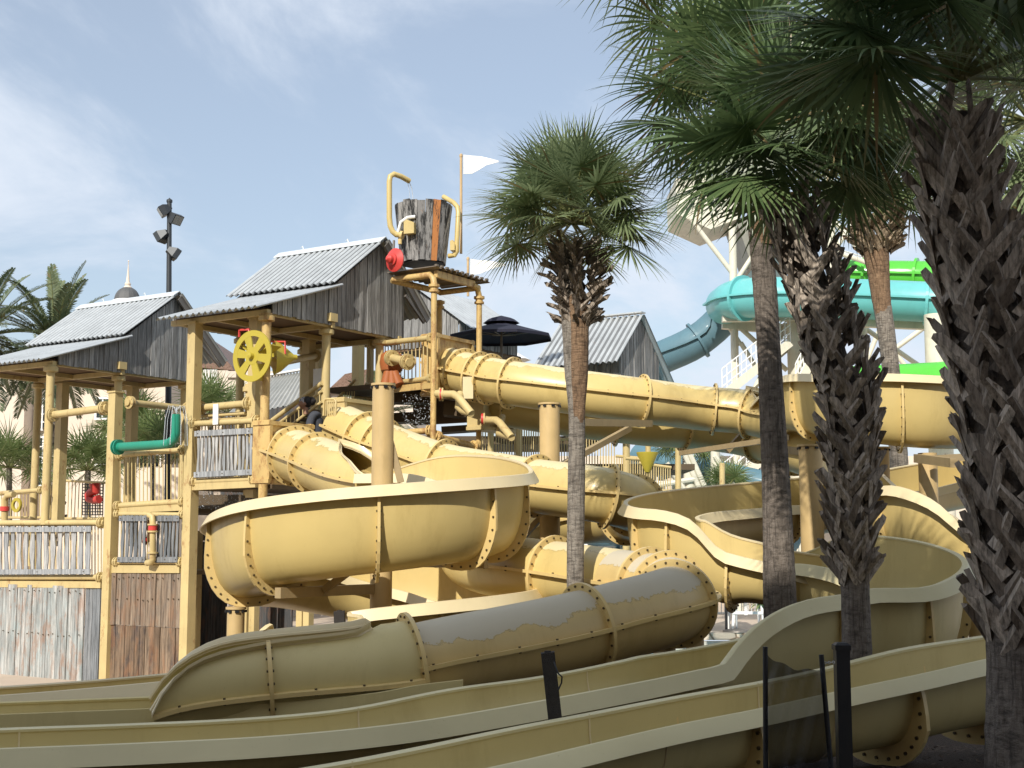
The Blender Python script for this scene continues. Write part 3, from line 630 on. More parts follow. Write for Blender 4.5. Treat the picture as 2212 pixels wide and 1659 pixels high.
def pavilion(s0, slen, dz, label, posts):
    ve, vj, vr, vb = -.2, 1.8, 3.25, 4.72; ze, zj, zr, zk = 5.32 + dz, 5.98 + dz, 7.08 + dz, 5.72 + dz; zb = 5.2 + dz
    g = T(s0, 0, 0); t = thing('roofed_pavilion', label, 'pavilion', (g.x, g.y, 2.6))
    sO = s0 - .14; s1 = s0 + slen
    def rz(v):
        if v < vj: return ze + (zj - ze) * (v - ve) / (vj - ve)
        if v < vr: return zj + (zr - zj) * (v - vj) / (vr - vj)
        return zr + (zk - zr) * (v - vr) / (vb - vr)
    mb = MB(); corr(mb, sO - .04, s1 - .3, ve - .25, ze - .09, vj + .12, zj + .03); mb.build('porch_roof', [M['zinc'], M['zinc_valley']], t)
    rf = MB(); corr(rf, sO, s1, vj - .08, zj + .0, vr, zr + .02, lift=.05); r_ = rf.build('front_roof', [M['zinc'], M['zinc_valley']], t)
    rf = MB(); corr(rf, sO - .1, s1, vr, zr + .02, vb, zk, lift=.05); rf.build('back_roof', [M['zinc'], M['zinc_valley']], t)
    cp = MB()
    for v_, z_ in ((-.17, -.12), (.17, -.13)):
        a = T(sO - .02, vr, zr + .115); b = T(s1 + .02, vr, zr + .115); c = T(s1 + .02, vr + v_, zr + .115 + z_); d = T(sO - .02, vr + v_, zr + .115 + z_)
        cp.hexa([a, b, c, d] + [q + UP * .02 for q in (a, b, c, d)])
    for f in (.3, .75): q = T(s0 + slen * f, vr, zr + .17); cp.tube([q + UP * -.05, q + UP * .03 + U * .03, q + UP * .0 + U * .07], .012, 6)
    cp.build('ridge_cap', simple('ridge_cap_metal', (.66, .7, .72), .4, .2), t)
    for nm, sv, nn in (('gable_wall', s0, -U), ('gable_wall', s1 - .2, U)):
        wm = MB(); board_wall(wm, lambda u, z: T(sv, u, z), .12, 4.0, zb, lambda u: rz(u) - .015, nrm=nn); wm.build(nm, M['wood'], t)
    bw = MB(); board_wall(bw, lambda u, z: T(u, 4.02, z), s0 - .02, s1 - .2, zb, rz(4.02) - .03, nrm=W); bw.build('back_wall', M['wood'], t)
    fw = MB(); board_wall(fw, lambda u, z: T(u, vj - .1, z), s0 + .1, s1 - .3, zb + .25, rz(vj - .1) - .05, nrm=-W); fw.build('inner_wall', M['wood'], t)
    so = MB(); so.box(T(s0 + slen / 2 - .1, 2.05, zb + .09), (slen - .35, 3.9, .04), (U, W, UP))
    so.build('ceiling', M['soffit'], t)
    for v_ in (0, vj, 3.9):
        bm = MB(); bm.bar(T(s0 - .05, v_, zb + .0), T(s1 - .3, v_, zb + .0), .09, .1); bm.build('beam', M['post'], t)
    for s_ in (s0 + .06, s0 + slen / 2, s1 - .4):
        bm = MB(); bm.bar(T(s_, 0.05, zb + .01), T(s_, 3.86, zb + .01), .07, .09); bm.build('beam', M['post'], t)
    br = MB(); br.box(T(s0 - .06, vj - .05, zb + .14), (.1, .2, .16), (U, W, UP)); br.build('beam_end', M['post'], t)
    ed = MB(); ed.bar(T(s0 - .17, vr, zr - .03), T(s0 - .17, vb - .03, zk - .05), .03, .15); ed.build('rake_board', M['steel_dk'], t)
    st = MB(); st.bar(T(s0 - .13, 3.95, zb + .9), T(s0 - .13, 4.6, zk - .1), .05, .06); st.build('bracket', M['steel_dk'], t)
    for (s_, v_, zf, rusty) in posts:
        rpost(t, T(s_ + (.13 if abs(s_ - s0) < .1 and v_ > 0 else 0), v_, zf), zb - .02, .085, True, 'post_rust' if rusty else 'post')
    return t
pavilion(5.95, 3.2, 0, 'leftmost zinc roofed pavilion in front of the date palm', [(6.0, 0, 1.9, 0), (5.97, 1.85, 2.2, 0), (8.8, 0, 1.0, 0), (8.8, 1.85, 1.0, 0), (6.0, 3.8, 2.2, 0)])
pavilion(0.0, 2.75, .52, 'larger zinc roofed pavilion beside the tipping bucket', [(0, 0, 1.2, 1), (0, 1.8, 2.6, 0), (.0, 3.45, 2.6, 0), (2.4, 1.8, 2.6, 0), (2.4, 3.7, 2.6, 0)])

pt = thing('play_tower', 'tall tan pipe and board climbing tower with picket rails below the pavilions', 'play structure', T(2, 2, G0))
spost(pt, V(*FP(240, 1160).xy, G0), FP(240, 849).z); spost(pt, V(*FP(410, 1160).xy, G0), FP(410, 699).z)
for q, a, b in (((130, 1.9), 832, 1130), ((548, .35), 690, 1075), ((282, 3.3), 838, 1110), ((663, 3.0), 738, 880), ((684, 4.2), 742, 930), ((771, 5.4), 742, 910), ((427, 1.0), 1150, 1500)):
    s_ = S_at(q[0], q[1]); bq = T(s_, q[1], 0); spost(pt, V(bq.x, bq.y, P(q[0], b, bq.y).z), P(q[0], a, bq.y).z, .2)
for q, a, b, r in (((797, 5.0), 735, 930, .08), ((535, .5), 830, 1070, .07)):
    s_ = S_at(q[0], q[1]); bq = T(s_, q[1], 0); rpost(pt, V(bq.x, bq.y, P(q[0], b, bq.y).z), P(q[0], a, bq.y).z, r)
# left bay
NW = -W
pipe(pt, FP(-40, 1130, -.02), FP(226, 1129, -.02), .06); pipe(pt, FP(-40, 1247, -.02), FP(224, 1247, -.02), .055)
baluster(pt, FP(-40, 1252, .08), FP(222, 1252, .08), FP(-40, 1133, .08), FP(222, 1133, .08), 42)
pickets(pt, FP(-22, 1243, -.12), FP(196, 1242, -.12), FP(-22, 1137, -.12), FP(198, 1136, -.12), 15, 'picket', NW)
def beam(a, b, w_, h_, mat='post', par=None, nm='beam'):
    mb = MB(); mb.bar(a, b, w_, h_); return mb.build(nm, M[mat], par or pt)
beam(FP(-60, 1261), FP(222, 1263), .12, .13)
mb = MB(); board_wall(mb, lambda u, z: T(u, .03, z), S_at(192, 0), 8.2, G0 - .1, FP(200, 1267).z, .16, nrm=NW, nails=True); mb.build('board_wall', [M['wood_pale'], M['bolt']], pt)
mb = MB(); board_wall(mb, lambda u, z: T(u, .045, z), S_at(226, 0), S_at(193, 0), G0 - .1, FP(200, 1267).z, .12, nrm=NW); mb.build('board_wall', M['picket_dk'], pt)
pipe(pt, FP(108, 897, 0), FP(232, 881, 0), .075); s_ = S_at(262, 1.85); 
pipe(pt, T(s_, 1.95, FP(262, 868, 1.85).z), T(s_, 3.8, FP(262, 868, 1.85).z), .075)
# decks
def deck(s0, s1, v0, v1, z, nm='deck', mat='deckbrown'):
    mb = MB(); mb.box(T((s0 + s1) / 2, (v0 + v1) / 2, z), (s1 - s0, v1 - v0, .08), (U, W, UP)); return mb.build(nm, M[mat], pt)
zl = FP(100, 1262).z; deck(S_at(236, 0), 8.6, .1, 3.9, zl - .02)
zm = FP(330, 1100).z; deck(1.95, 4.1, .12, 3.9, zm - .03); deck(1.95, 4.1, .16, 1.9, FP(330, 1236).z)
zt = FP(500, 1050).z; deck(-.1, 1.9, .12, 4.2, zt - .02); deck(-2.4, 0, 1.2, 5.5, zt - .05)
# middle bay
pipe(pt, FP(252, 984, 0), FP(402, 971, 0), .05); baluster(pt, FP(256, 1089), FP(400, 1080), FP(256, 986), FP(400, 974), 17); pipe(pt, FP(248, 1093, -.03), FP(402, 1083, -.03), .05)
beam(FP(250, 1103), FP(398, 1096), .1, .12)
pipe(pt, FP(248, 1110, -.03), FP(402, 1112, -.03), .045); pipe(pt, FP(246, 1214, -.03), FP(398, 1214, -.03), .05)
baluster(pt, FP(250, 1218, .1), FP(396, 1218, .1), FP(252, 1112, .1), FP(398, 1112, .1), 20)
pickets(pt, FP(258, 1216, -.1), FP(314, 1216, -.1), FP(262, 1113, -.1), FP(318, 1113, -.1), 6, 'picket_dk', NW)
pickets(pt, FP(335, 1216, -.1), FP(384, 1216, -.1), FP(339, 1113, -.1), FP(388, 1113, -.1), 6, 'picket_dk', NW)
beam(FP(242, 1229), FP(392, 1229), .12, .15)
mb = MB(); board_wall(mb, lambda u, z: T(u, .03, z), S_at(400, 0), S_at(240, 0), FP(300, 1352).z + .01, FP(300, 1236).z, .14, nrm=NW, nails=True); mb.build('board_wall', [M['wood_brown'], M['bolt']], pt)
mb = MB(); board_wall(mb, lambda u, z: T(u, .04, z), S_at(400, 0), S_at(240, 0), G0 - .1, FP(300, 1352).z, .14, nrm=NW); mb.build('board_wall', planks('wet_boards', (.2, .13, .08), (.3, .22, .15), (.03, .035, .05), tint=.3), pt)
vp = MB(); vp.tube([FP(322, 1112, -.2), FP(329, 1116, -.2), FP(330, 1130, -.2), FP(330, 1208, -.2), FP(326, 1215, -.2), FP(318, 1216, -.15)], .06, 12)
for y_ in (1133, 1148, 1194): vp.disc(FP(330, y_, -.2), UP, .1, .03, 16)
vp.cur = 1; vp.disc(FP(330, 1140, -.2), UP, .085, .1, 16); vp.build('water_valve_pipe', [M['post'], M['red']], pt)
# right bay
pipe(pt, FP(412, 916, -.02), FP(562, 908, -.02), .055); pipe(pt, FP(412, 1041, -.02), FP(556, 1034, -.02), .055)
baluster(pt, FP(418, 1048, .1), FP(552, 1042, .1), FP(418, 918, .1), FP(552, 911, .1), 18)
pickets(pt, FP(423, 1033, -.1), FP(545, 1027, -.1), FP(425, 930, -.1), FP(547, 924, -.1), 15, 'picket', NW)
beam(FP(414, 1052), FP(556, 1045), .12, .13)
pipe(pt, FP(425, 882, .3), FP(545, 871, .3), .07); pipe(pt, FP(418, 900, .4), FP(530, 893, .4), .035, False); wpb = MB(); wpb.box((FP(466, 873, -.1) + FP(466, 917, -.1)) / 2, (.13, .02, .38), (U, W, UP)); wpb.build('white_panel', M['white'], pt)
baluster(pt, FP(425, 908, .45), FP(540, 902, .45), FP(425, 897, .45), FP(540, 892, .45), 14)
# rear rails, seen through the front ones
baluster(pt, FP(0, 1118, 2.6), FP(110, 1118, 2.6), FP(0, 1068, 2.6), FP(110, 1062, 2.6), 16)
baluster(pt, FP(135, 1120, 3.6), FP(225, 1120, 3.6), FP(138, 1038, 3.6), FP(228, 1043, 3.6), 12)
pipe(pt, FP(95, 1058, 1.5), FP(-30, 1068, 1.5), .05); pipe(pt, FP(108, 1118, 1.8), FP(108, 1050, 1.8), .03, False)
nm_ = MB()
for i in range(9): nm_.tube([FP(178 + i * 5.5, 1044, 3.3), FP(178 + i * 5.5, 1112, 3.3)], .012, 5)
for i in range(11): nm_.tube([FP(178, 1046 + i * 6.6, 3.3), FP(222, 1046 + i * 6.6, 3.3)], .012, 5)
nm_.build('rope_net', M['black'], pt)
for (x0, x1) in ((412, 500), (520, 640)):
    mb = MB(); board_wall(mb, lambda u, z: T(u, 2.2, z), S_at(x1, 2.2), S_at(x0, 2.2), G0, FP(450, 1170, 2.2).z, .14, nrm=NW); mb.build('board_wall', M['wood_dark'], pt)
for x_ in (540, 556, 657, 672): 
    bq = T(S_at(x_, 1.2), 1.2, 0); spost(pt, V(bq.x, bq.y, G0), P(x_, 1200, bq.y).z, .14)
beam(FP(420, 1085, 1.5), FP(620, 1085, 1.5), .1, .3, 'deckbrown'); beam(FP(430, 1160, 2.2), FP(640, 1160, 2.2), .1, .15, 'deckbrown')
# stairs and rails between the pavilion posts
def stair(a, b, n, wd, dirn, nm='stair'):
    mb = MB()
    for i in range(n):
        q = a.lerp(b, (i + .5) / n); mb.box(q, (.28, wd, .04), (U, W, UP))
    mb.bar(a + dirn * wd / 2, b + dirn * wd / 2, .04, .24); mb.bar(a - dirn * wd / 2, b - dirn * wd / 2, .04, .24)
    return mb.build(nm, M['deckbrown'], pt)
stair(FP(600, 968, 2.6), FP(696, 885, 2.6), 9, .9, W)
pipe(pt, FP(588, 908, 1.7), FP(695, 828, 1.7), .045, False); baluster(pt, FP(588, 950, 1.7), FP(695, 868, 1.7), FP(588, 925, 1.7), FP(695, 845, 1.7), 12)
stair(FP(722, 925, 4), FP(775, 870, 4), 6, .9, W)
baluster(pt, FP(722, 915, 3.6), FP(768, 880, 3.6), FP(722, 868, 3.6), FP(768, 820, 3.6), 9); baluster(pt, FP(768, 905, 4.4), FP(830, 908, 4.4), FP(768, 858, 4.4), FP(830, 862, 4.4), 9)
baluster(pt, FP(722, 905, 4.2), FP(760, 905, 4.2), FP(722, 865, 4.2), FP(760, 865, 4.2), 7)
hr = MB(); hr.tube([FP(712, 905, .9), FP(716, 868, .9), FP(728, 863, .9), FP(742, 868, .9), FP(745, 880, .9)], .022, 8)
hr.tube([FP(699, 898, .6), FP(701, 866, .6), FP(704, 862, .6), FP(722, 862, .6), FP(726, 866, .6), FP(724, 900, .6)], .022, 8)
for i in range(5): hr.tube([FP(704 + i * 4, 866, .6), FP(704 + i * 4, 898, .6)], .01, 5)
hr.build('grab_rail', M['post'], pt)
eb = MB(); eb.box(FP(692, 819, 2.6), (.28, .12, .42), (U, W, UP)); eb.build('electric_box', M['white'], pt)
pipe(pt, FP(597, 785, .3), FP(683, 768, 3.2), .07)
pipe(pt, FP(842, 772, 3.3), FP(885, 783, 3.0), .085)
# bucket frame
bt = thing('bucket_frame', 'orange tinged pipe frame carrying the tipping bucket on its small corrugated platform', 'pipe frame', T(-1.7, 2.9, G0))
Fc = P(938, 590, 25.5); ztop = 6.72
def FC(a, b, z): return V(Fc.x, Fc.y, 0) + U * a + W * b + UP * z
la, lb = 1.0, 1.55
for (a, b, zb_) in ((0, 0, P(937, 955, 25.5).z), (0, lb, P(1030, 1010, 26.8).z), (la, lb, P(893, 835, 27.3).z), (la, 0, P(880, 900, 26).z)):
    if (a, b) == (la, 0): continue
    rpost(bt, FC(a, b, zb_), ztop - .18, .058, False, 'post_rust')
    c = MB(); c.lathe(FC(a, b, ztop - .36), [(.06, 0), (.1, .01), (.1, .05), (.075, .06), (.075, .1), (.11, .11), (.11, .16), (.06, .17)], 18, smooth=False); c.build('pipe_collar', M['post_rust'], bt)
mb = MB(); mb.tube([FC(0, 0, ztop - .2), FC(.02, 0, ztop - .08), FC(.1, 0, ztop), FC(la, 0, ztop), FC(la + .06, .05, ztop), FC(la, lb, ztop)], .065, 12); mb.build('top_pipe', M['post_rust'], bt)
mb = MB(); mb.bar(FC(0, .05, ztop + .02), FC(0, lb - .2, ztop + .02), .08, .13); mb.build('beam', M['post_rust'], bt)
mb = MB(); mb.tube([FC(la, lb, ztop - .02), FC(0, lb - .0, ztop - .02)], .06, 12); mb.tube([FC(0, lb - .25, ztop), FC(0, lb - .08, ztop - .02), FC(0, lb, ztop - .2)], .06, 12); mb.build('top_pipe', M['post_rust'], bt)
mb = MB(); n = 44
mb.grid([[FC(-.12, -.1 + (lb + .35) * i / n * 1.0, ztop + .13 + .03 * math.sin(i * math.pi / 2.2)), FC(la + .1, -.1 + (lb + .35) * i / n, ztop + .13 + .03 * math.sin(i * math.pi / 2.2))] for i in range(n + 1)], smooth=False)
for i in range(1, n, 4): mb.box(FC(-.1, -.1 + (lb + .35) * i / n, ztop + .16), (.05, .07, .04), (U, W, UP))
mb.build('corrugated_platform', zinc('rusty_sheet', (.25, .2, .15), .9), bt)
pipe(bt, P(850, 935, 26), P(938, 930, 25.6), .06, True, 'post_rust'); pipe(bt, P(938, 941, 25.5), P(1030, 965, 26.8), .06, True, 'post_rust'); pipe(bt, P(938, 729, 25.5), P(800, 744, 27.5), .055, True, 'post'); pipe(bt, P(936, 816, 25.6), P(862, 826, 26.9), .05, True, 'post')
bal_a = [P(862, 826, 26.9), P(936, 817, 25.6), P(862, 740, 26.9), P(936, 733, 25.6)]
baluster(bt, bal_a[0], bal_a[1], bal_a[2], bal_a[3], 9)
baluster(bt, P(790, 830, 28.2), P(862, 826, 27.4), P(790, 748, 28.2), P(862, 742, 27.4), 11)
mb = MB(); c_ = P(900, 836, 27.2); mb.box(c_ + V(0, .9, 0), (2.9, 2.6, .1), (U, W, UP)); mb.build('deck', M['deckbrown'], bt)
beam(P(845, 842, 26.9), P(940, 831, 25.55), .06, .13, 'post_rust', bt)
for (x0, y0, x1, y1, d_, z_) in ((960, 885, 1035, 893, 27, .25), (850, 860, 935, 862, 27.8, .22), (955, 930, 1035, 925, 27.4, .12), (848, 905, 940, 900, 28.5, .2)):
    beam(P(x0, y0, d_), P(x1, y1, d_), .6, z_, 'deckbrown', bt, 'stair_tread')
mb = MB(); mb.box(P(1000, 868, 28.6), (2.6, .12, .9), (U, W, UP)); mb.build('stair_side', M['soffit'], bt)
wp = MB(); wp.tube([P(944, 850, 25.3), P(962, 852, 25.1), P(980, 852, 25.0), P(990, 858, 24.9), P(1018, 893, 24.7)], .075, 14); wp.tube([P(1018, 893, 24.7), P(1000, 888, 25), P(990, 880, 25.2), P(994, 850, 25.5)], .07, 14)
for q in ((950, 852, 25.25), (956, 852, 25.2)): wp.disc(P(*q), V(1, 0, 0), .13, .03, 16)
wp.cur = 1; wp.disc(P(953, 852, 25.2), V(1, 0, 0), .11, .05, 16); wp.build('feed_pipe', [M['post'], M['red']], bt)
wp = MB(); wp.tube([P(1042, 905, 26), P(1056, 908, 25.8), P(1072, 908, 25.6), P(1080, 914, 25.5), P(1105, 945, 25.2)], .075, 14); wp.tube([P(1105, 945, 25.2), P(1078, 938, 25.8), P(1085, 900, 26.2)], .07, 14)
wp.disc(P(1046, 906, 25.9), V(1, 0, 0), .13, .03, 16); wp.cur = 1; wp.disc(P(1042, 905, 25.9), V(1, 0, 0), .11, .05, 16); wp.build('feed_pipe', [M['post'], M['red']], bt)
mb = MB(); mb.box(P(1011, 838, 25.5), (.2, .1, .42)); mb.build('bracket', M['rim'], bt)

# bucket
B0 = P(914, 570, 26.4); bk = thing('tipping_bucket', 'giant tipping bucket of charred grey staves with one orange stave', 'water bucket', B0)
h = 1.2; r0, r1 = .455, .585; n = 22; mb = MB(); mbo = MB(); hol = []
for i in range(n):
    a0 = 2 * math.pi * i / n; a1 = 2 * math.pi * (i + 1) / n - .015; ht = h + rng.uniform(-.03, .02); lo = rng.uniform(-.03, .02)
    def q(a, r_, z): return B0 + V(r_ * math.cos(a), r_ * math.sin(a), z)
    x = [q(a0, r0, lo), q(a1, r0, lo), q(a1, r0 - .04, lo), q(a0, r0 - .04, lo), q(a0, r1, ht), q(a1, r1, ht), q(a1, r1 - .04, ht), q(a0, r1 - .04, ht)]
    mid = (a0 + a1) / 2; tgt = mbo if abs(((mid - R(296) + math.pi) % (2 * math.pi)) - math.pi) < math.pi / n else mb
    tgt.hexa(x)
m, t_, b = newmat('charred_staves'); k = NT(t_); g_ = k.n('ShaderNodeNewGeometry')
c = k.mix(g_.outputs['Random Per Island'], (.22, .215, .21), (.5, .48, .45)); c = k.mix(k.ramp(k.noise(5, 9, .8, stretch=(2, 2, .25)), [(.46, 0), (.55, 1)]), c, (.02, .02, .02)); c = k.mix(k.ramp(k.noise(7, 9, .8, stretch=(2, 2, .4)), [(.6, 0), (.68, .9)]), c, (.32, .18, .1))
k.l(c, b.inputs['Base Color']); b.inputs['Roughness'].default_value = .85; k.bump(k.noise(20, 6, .7, stretch=(1, 1, .1)), b, .7, .02); M['char'] = m
mb.build('staves', M['char'], bk)
m, t_, b = newmat('orange_stave'); k = NT(t_); c = k.mix(k.ramp(k.noise(6, 8, .8, stretch=(3, 3, .3)), [(.55, 0), (.6, 1)]), (.62, .25, .08), (.08, .05, .04)); k.l(c, b.inputs['Base Color']); mbo.build('orange_stave', m, bk)
bb = MB(); bb.lathe(B0 + V(0, 0, -.02), [(0, 0), (r0 - .03, 0), (r0 - .07, .07), (r1 - .16, h - .3), (0, h - .3)], 32); bb.build('bucket_floor', M['black'], bk)
hb = MB(); hb.tube([P(897, 468, 25.85), P(880, 470, 25.85), P(866, 480, 25.85), P(860, 502, 25.9)], .035, 8); hb.build('handle', M['white'], bk)
pc = MB(); pc.prism([P(872, 505, 25.8), P(872, 480, 25.8), P(878, 474, 25.8), P(894, 480, 25.8), P(894, 503, 25.8)], V(.12, .35, 0)); pc.build('pivot_cover', M['slide'], bk)
pc = MB(); pc.prism([P(972, 540, 26.2), P(972, 520, 26.2), P(978, 518, 26.2), P(982, 526, 26.2), P(982, 540, 26.2)], V(.05, .3, 0)); pc.build('pivot_cover', M['slide'], bk)
fp = thing('filling_pipe', 'bent cream pipe pouring water into the bucket, taller of the two', 'water pipe', P(850, 510, 26), 'pipes that fill the tipping bucket')
mb = MB(); mb.tube([P(868, 508, 25.9), P(856, 507, 25.9), P(848, 500, 25.9), P(843, 488, 25.9), P(841, 470, 25.9), P(841, 392, 25.9), P(843, 381, 25.9), P(851, 376, 25.95), P(866, 381, 26.05), P(884, 391, 26.2)], .055, 14); mb.build('pipe', M['slide'], fp)
mb = MB(); mb.disc(P(868, 508, 25.9), V(1, -.3, -.2), .085, .05, 14); mb.disc(P(864, 522, 25.9), UP, .04, .1, 10); mb.build('pipe_flange', M['flange'], fp)
wt = MB(); wt.tube([P(884, 394, 26.2), P(889, 405, 26.25), P(892, 425, 26.3), P(893, 445, 26.3)], .01, 6); wt.tube([P(881, 396, 26.2), P(884, 412, 26.25), P(886, 440, 26.3)], .006, 5)
m, t_, b = newmat('falling_water'); b.inputs['Base Color'].default_value = (.85, .9, .95, 1); b.inputs['Roughness'].default_value = .1; b.inputs['Transmission Weight'].default_value = .5; M['spray'] = m
wt.build('water_stream', m, fp)
fp = thing('filling_pipe', 'shorter bent cream pipe behind the bucket beside the flag pole', 'water pipe', P(985, 555, 26.3), 'pipes that fill the tipping bucket')
mb = MB(); mb.tube([P(970, 553, 26.4), P(982, 551, 26.3), P(987, 543, 26.3), P(987, 520, 26.3), P(990, 458, 26.3), P(988, 447, 26.35), P(980, 438, 26.4), P(958, 425, 26.6)], .05, 14); mb.build('pipe', M['slide'], fp)
rd = thing('red_bell', 'round red stepped disc hanging beside the bucket', 'water feature', P(850, 562, 25.7))
mb = MB(); mb.lathe(P(850, 561, 25.7), [(.21, .08), (.235, .05), (.235, .03), (.17, .0), (.12, -.02), (.12, -.06), (.08, -.07), (.08, -.14), (.03, -.19), (0, -.19)], 28, axis=(.62, .75, 0)); mb.build('stepped_disc', M['red'], rd)
mb = MB(); mb.tube([P(850, 540, 25.8), P(851, 520, 25.9)], .025, 8); mb.build('hanger', M['steel_dk'], rd)
def flag(px, ytop, ybot, d, pts, label):
    t = thing('flag', label, 'pennant', P(px, ybot, d), 'white pennants on the play tower'); mb = MB(); mb.tube([P(px, ybot, d), P(px, ytop, d)], .028, 10); mb.lathe(P(px, ytop, d), [(.035, -.05), (.035, 0), (0, .03)], 10); mb.build('pole', painted('flag_pole_paint', (.6, .42, .22), .2), t)
    n_ = len(pts) // 2; up_ = pts[:n_]; lo_ = pts[n_:]; mb = MB(); rows = []
    for j, (a, b) in enumerate(zip(up_, lo_)): f = .05 * math.sin(j * 1.4); rows.append([P(a[0], a[1], d + f), P(b[0], b[1], d + f)])
    rows2 = [[q + V(0, .012, 0) for q in r_] for r_ in rows]; mb.grid(rows); mb.grid(rows2); mb.build('pennant', M['white'], t)
flag(996, 334, 548, 26.6, [(1001, 334), (1020, 336), (1040, 338), (1058, 342), (1077, 347), (1001, 376), (1020, 375), (1036, 366), (1050, 357), (1077, 350)], 'higher white pennant flying above the tipping bucket')
flag(1011, 557, 640, 29, [(1016, 559), (1035, 562), (1055, 563), (1075, 566), (1092, 570), (1016, 594), (1035, 592), (1050, 586), (1070, 578), (1092, 574)], 'lower white pennant behind the bucket platform')

# yellow wheel, dish, green pipe, red pipe frame, animal-like orange shape
wh = thing('paddle_wheel', 'yellow wheel with six cut-outs fixed to the pavilion post', 'water wheel', FP(545, 769, -.35))
c = FP(545, 769, -.35); ax = (-W); x = U; y = UP; mb = MB(); r_ = .465
mb.disc(c, ax, r_, .03, 48, .36); mb.disc(c, ax, .16, .03, 32)
for k in range(6):
    a = k * math.pi / 3 + .2; d_ = x * math.cos(a) + y * math.sin(a); e_ = ax.cross(d_)
    mb.prism([c + d_ * .13 + e_ * .06 - ax * .014, c + d_ * .38 + e_ * .085 - ax * .014, c + d_ * .38 - e_ * .085 - ax * .014, c + d_ * .13 - e_ * .06 - ax * .014], ax * .027)
mb.build('wheel', M['yellow'], wh); mb = MB(); mb.lathe(c, [(0, .1), (.05, .09), (.06, .03), (.06, 0)], 16, axis=ax); mb.build('hub', M['yellow'], wh); mb = MB(); mb.tube([c, c + W * .6], .04, 8); mb.build('axle', M['post'], wh)
for k in range(3):
    a = k * 2.1 + .6; d_ = x * math.cos(a) + y * math.sin(a); mb = MB(); mb.prism([c + W * .05 + d_ * .12, c + W * .05 + d_ * .42, c + W * .35 + d_ * .42, c + W * .35 + d_ * .12], ax.cross(d_) * .02); mb.build('paddle', M['yellow'], wh)
dh = thing('yellow_dish', 'yellow cone shaped dish behind the paddle wheel', 'water feature', FP(600, 770, .2))
mb = MB(); mb.lathe(FP(592, 772, .2), [(.33, 0), (.31, .02), (.26, .12), (.14, .26), (.05, .36), (.045, .42)], 28, axis=(.9, .3, .05)); mb.build('dish', M['yellow'], dh)
mb = MB(); mb.tube([FP(584, 750, .2), FP(584, 738, .2), FP(616, 738, .2), FP(616, 765, .2)], .018, 8); mb.build('red_pipe', M['red'], dh)
rp = thing('red_pipe', 'thin red pipe bent above the yellow paddle wheel', 'pipe', FP(530, 735, 0)); mb = MB(); mb.tube([FP(517, 728, 0), FP(517, 713, 0), FP(538, 712, 0), FP(538, 718, 0)], .025, 8); mb.build('pipe', M['red'], rp)
gp = thing('spray_pipe', 'thick green pipe reaching out from the left square post', 'water pipe', FP(250, 965, -.4))
mb = MB(); mb.tube([FP(250, 966, -.25), FP(300, 963, -.3), FP(352, 960, -.35), FP(366, 957, -.36), (FP(376, 948, -.37)), FP(380, 935, -.37), FP(381, 895, -.37)], .085, 16)
mb.build('pipe', M['green'], gp); mb = MB()
for q in (252, 257): mb.disc(FP(q, 966, -.25), U, .15, .03, 20)
mb.build('pipe_flange', M['green'], gp)
mb = MB()
for k in range(7):
    a = k * .9; q = FP(381, 893, -.37); mb.tube([q, q + V(.05 * math.cos(a), .05 * math.sin(a), .12), q + V(.14 * math.cos(a), .14 * math.sin(a), .14), q + V(.2 * math.cos(a), .2 * math.sin(a), -.1), q + V(.22 * math.cos(a), .22 * math.sin(a), -.6)], .006, 4)
mb.build('water_jet', M['spray'], gp)
of = thing('orange_fountain', 'orange plastic water figure behind the tall tan column', 'water feature', P(840, 830, 26.6))
mb = MB(); mb.lathe(P(846, 788, 26.9), [(0, .3), (.12, .28), (.22, .2), (.25, .05), (.22, -.12), (.1, -.22), (0, -.22)], 24); mb.build('body', M['orange'], of)
for x_, x2 in ((838, 833), (852, 862), (846, 848)):
    mb = MB(); mb.tube([P(x_, 805, 26.6), P(x2, 832, 26.5)], [.09, .11], 10); mb.build('leg', M['orange'], of)
rs = thing('red_spout', 'curved red spout behind the rope net of the left deck', 'water feature', FP(205, 1080, 3.0))
mb = MB(); mb.tube([FP(205, 1045, 3), FP(206, 1060, 3), FP(196, 1064, 3), FP(190, 1070, 3), FP(192, 1078, 3), FP(203, 1081, 3), FP(214, 1078, 3)], [.13, .12, .1, .09, .09, .09, .1], 12); mb.build('spout', M['red'], rs)
rs = thing('red_spout', 'small red spout showing between the dark picket panels', 'water feature', FP(322, 1150, .6))
mb = MB(); mb.tube([FP(325, 1125, .6), FP(322, 1140, .6), FP(326, 1158, .6), FP(318, 1166, .6), FP(312, 1172, .6)], .06, 10); mb.build('spout', M['red'], rs)
yr = thing('yellow_ring', 'small yellow ring on the railing far left', 'play wheel', FP(36, 1092, 2.4)); mb = MB(); mb.disc(FP(36, 1091, 2.3), -W, .17, .05, 24, .1); mb.build('ring', M['yellow'], yr)
pz = thing('valve_pipe', 'cream standpipe with a red band at the left picture edge', 'water pipe', FP(10, 1120, 1.0)); mb = MB(); mb.tube([FP(10, 1128, 1), FP(10, 1080, 1), FP(16, 1070, 1), FP(30, 1068, 1)], .07, 12); mb.cur = 1; mb.disc(FP(10, 1099, 1), UP, .1, .1, 14); mb.build('pipe', [M['post'], M['red']], pz)

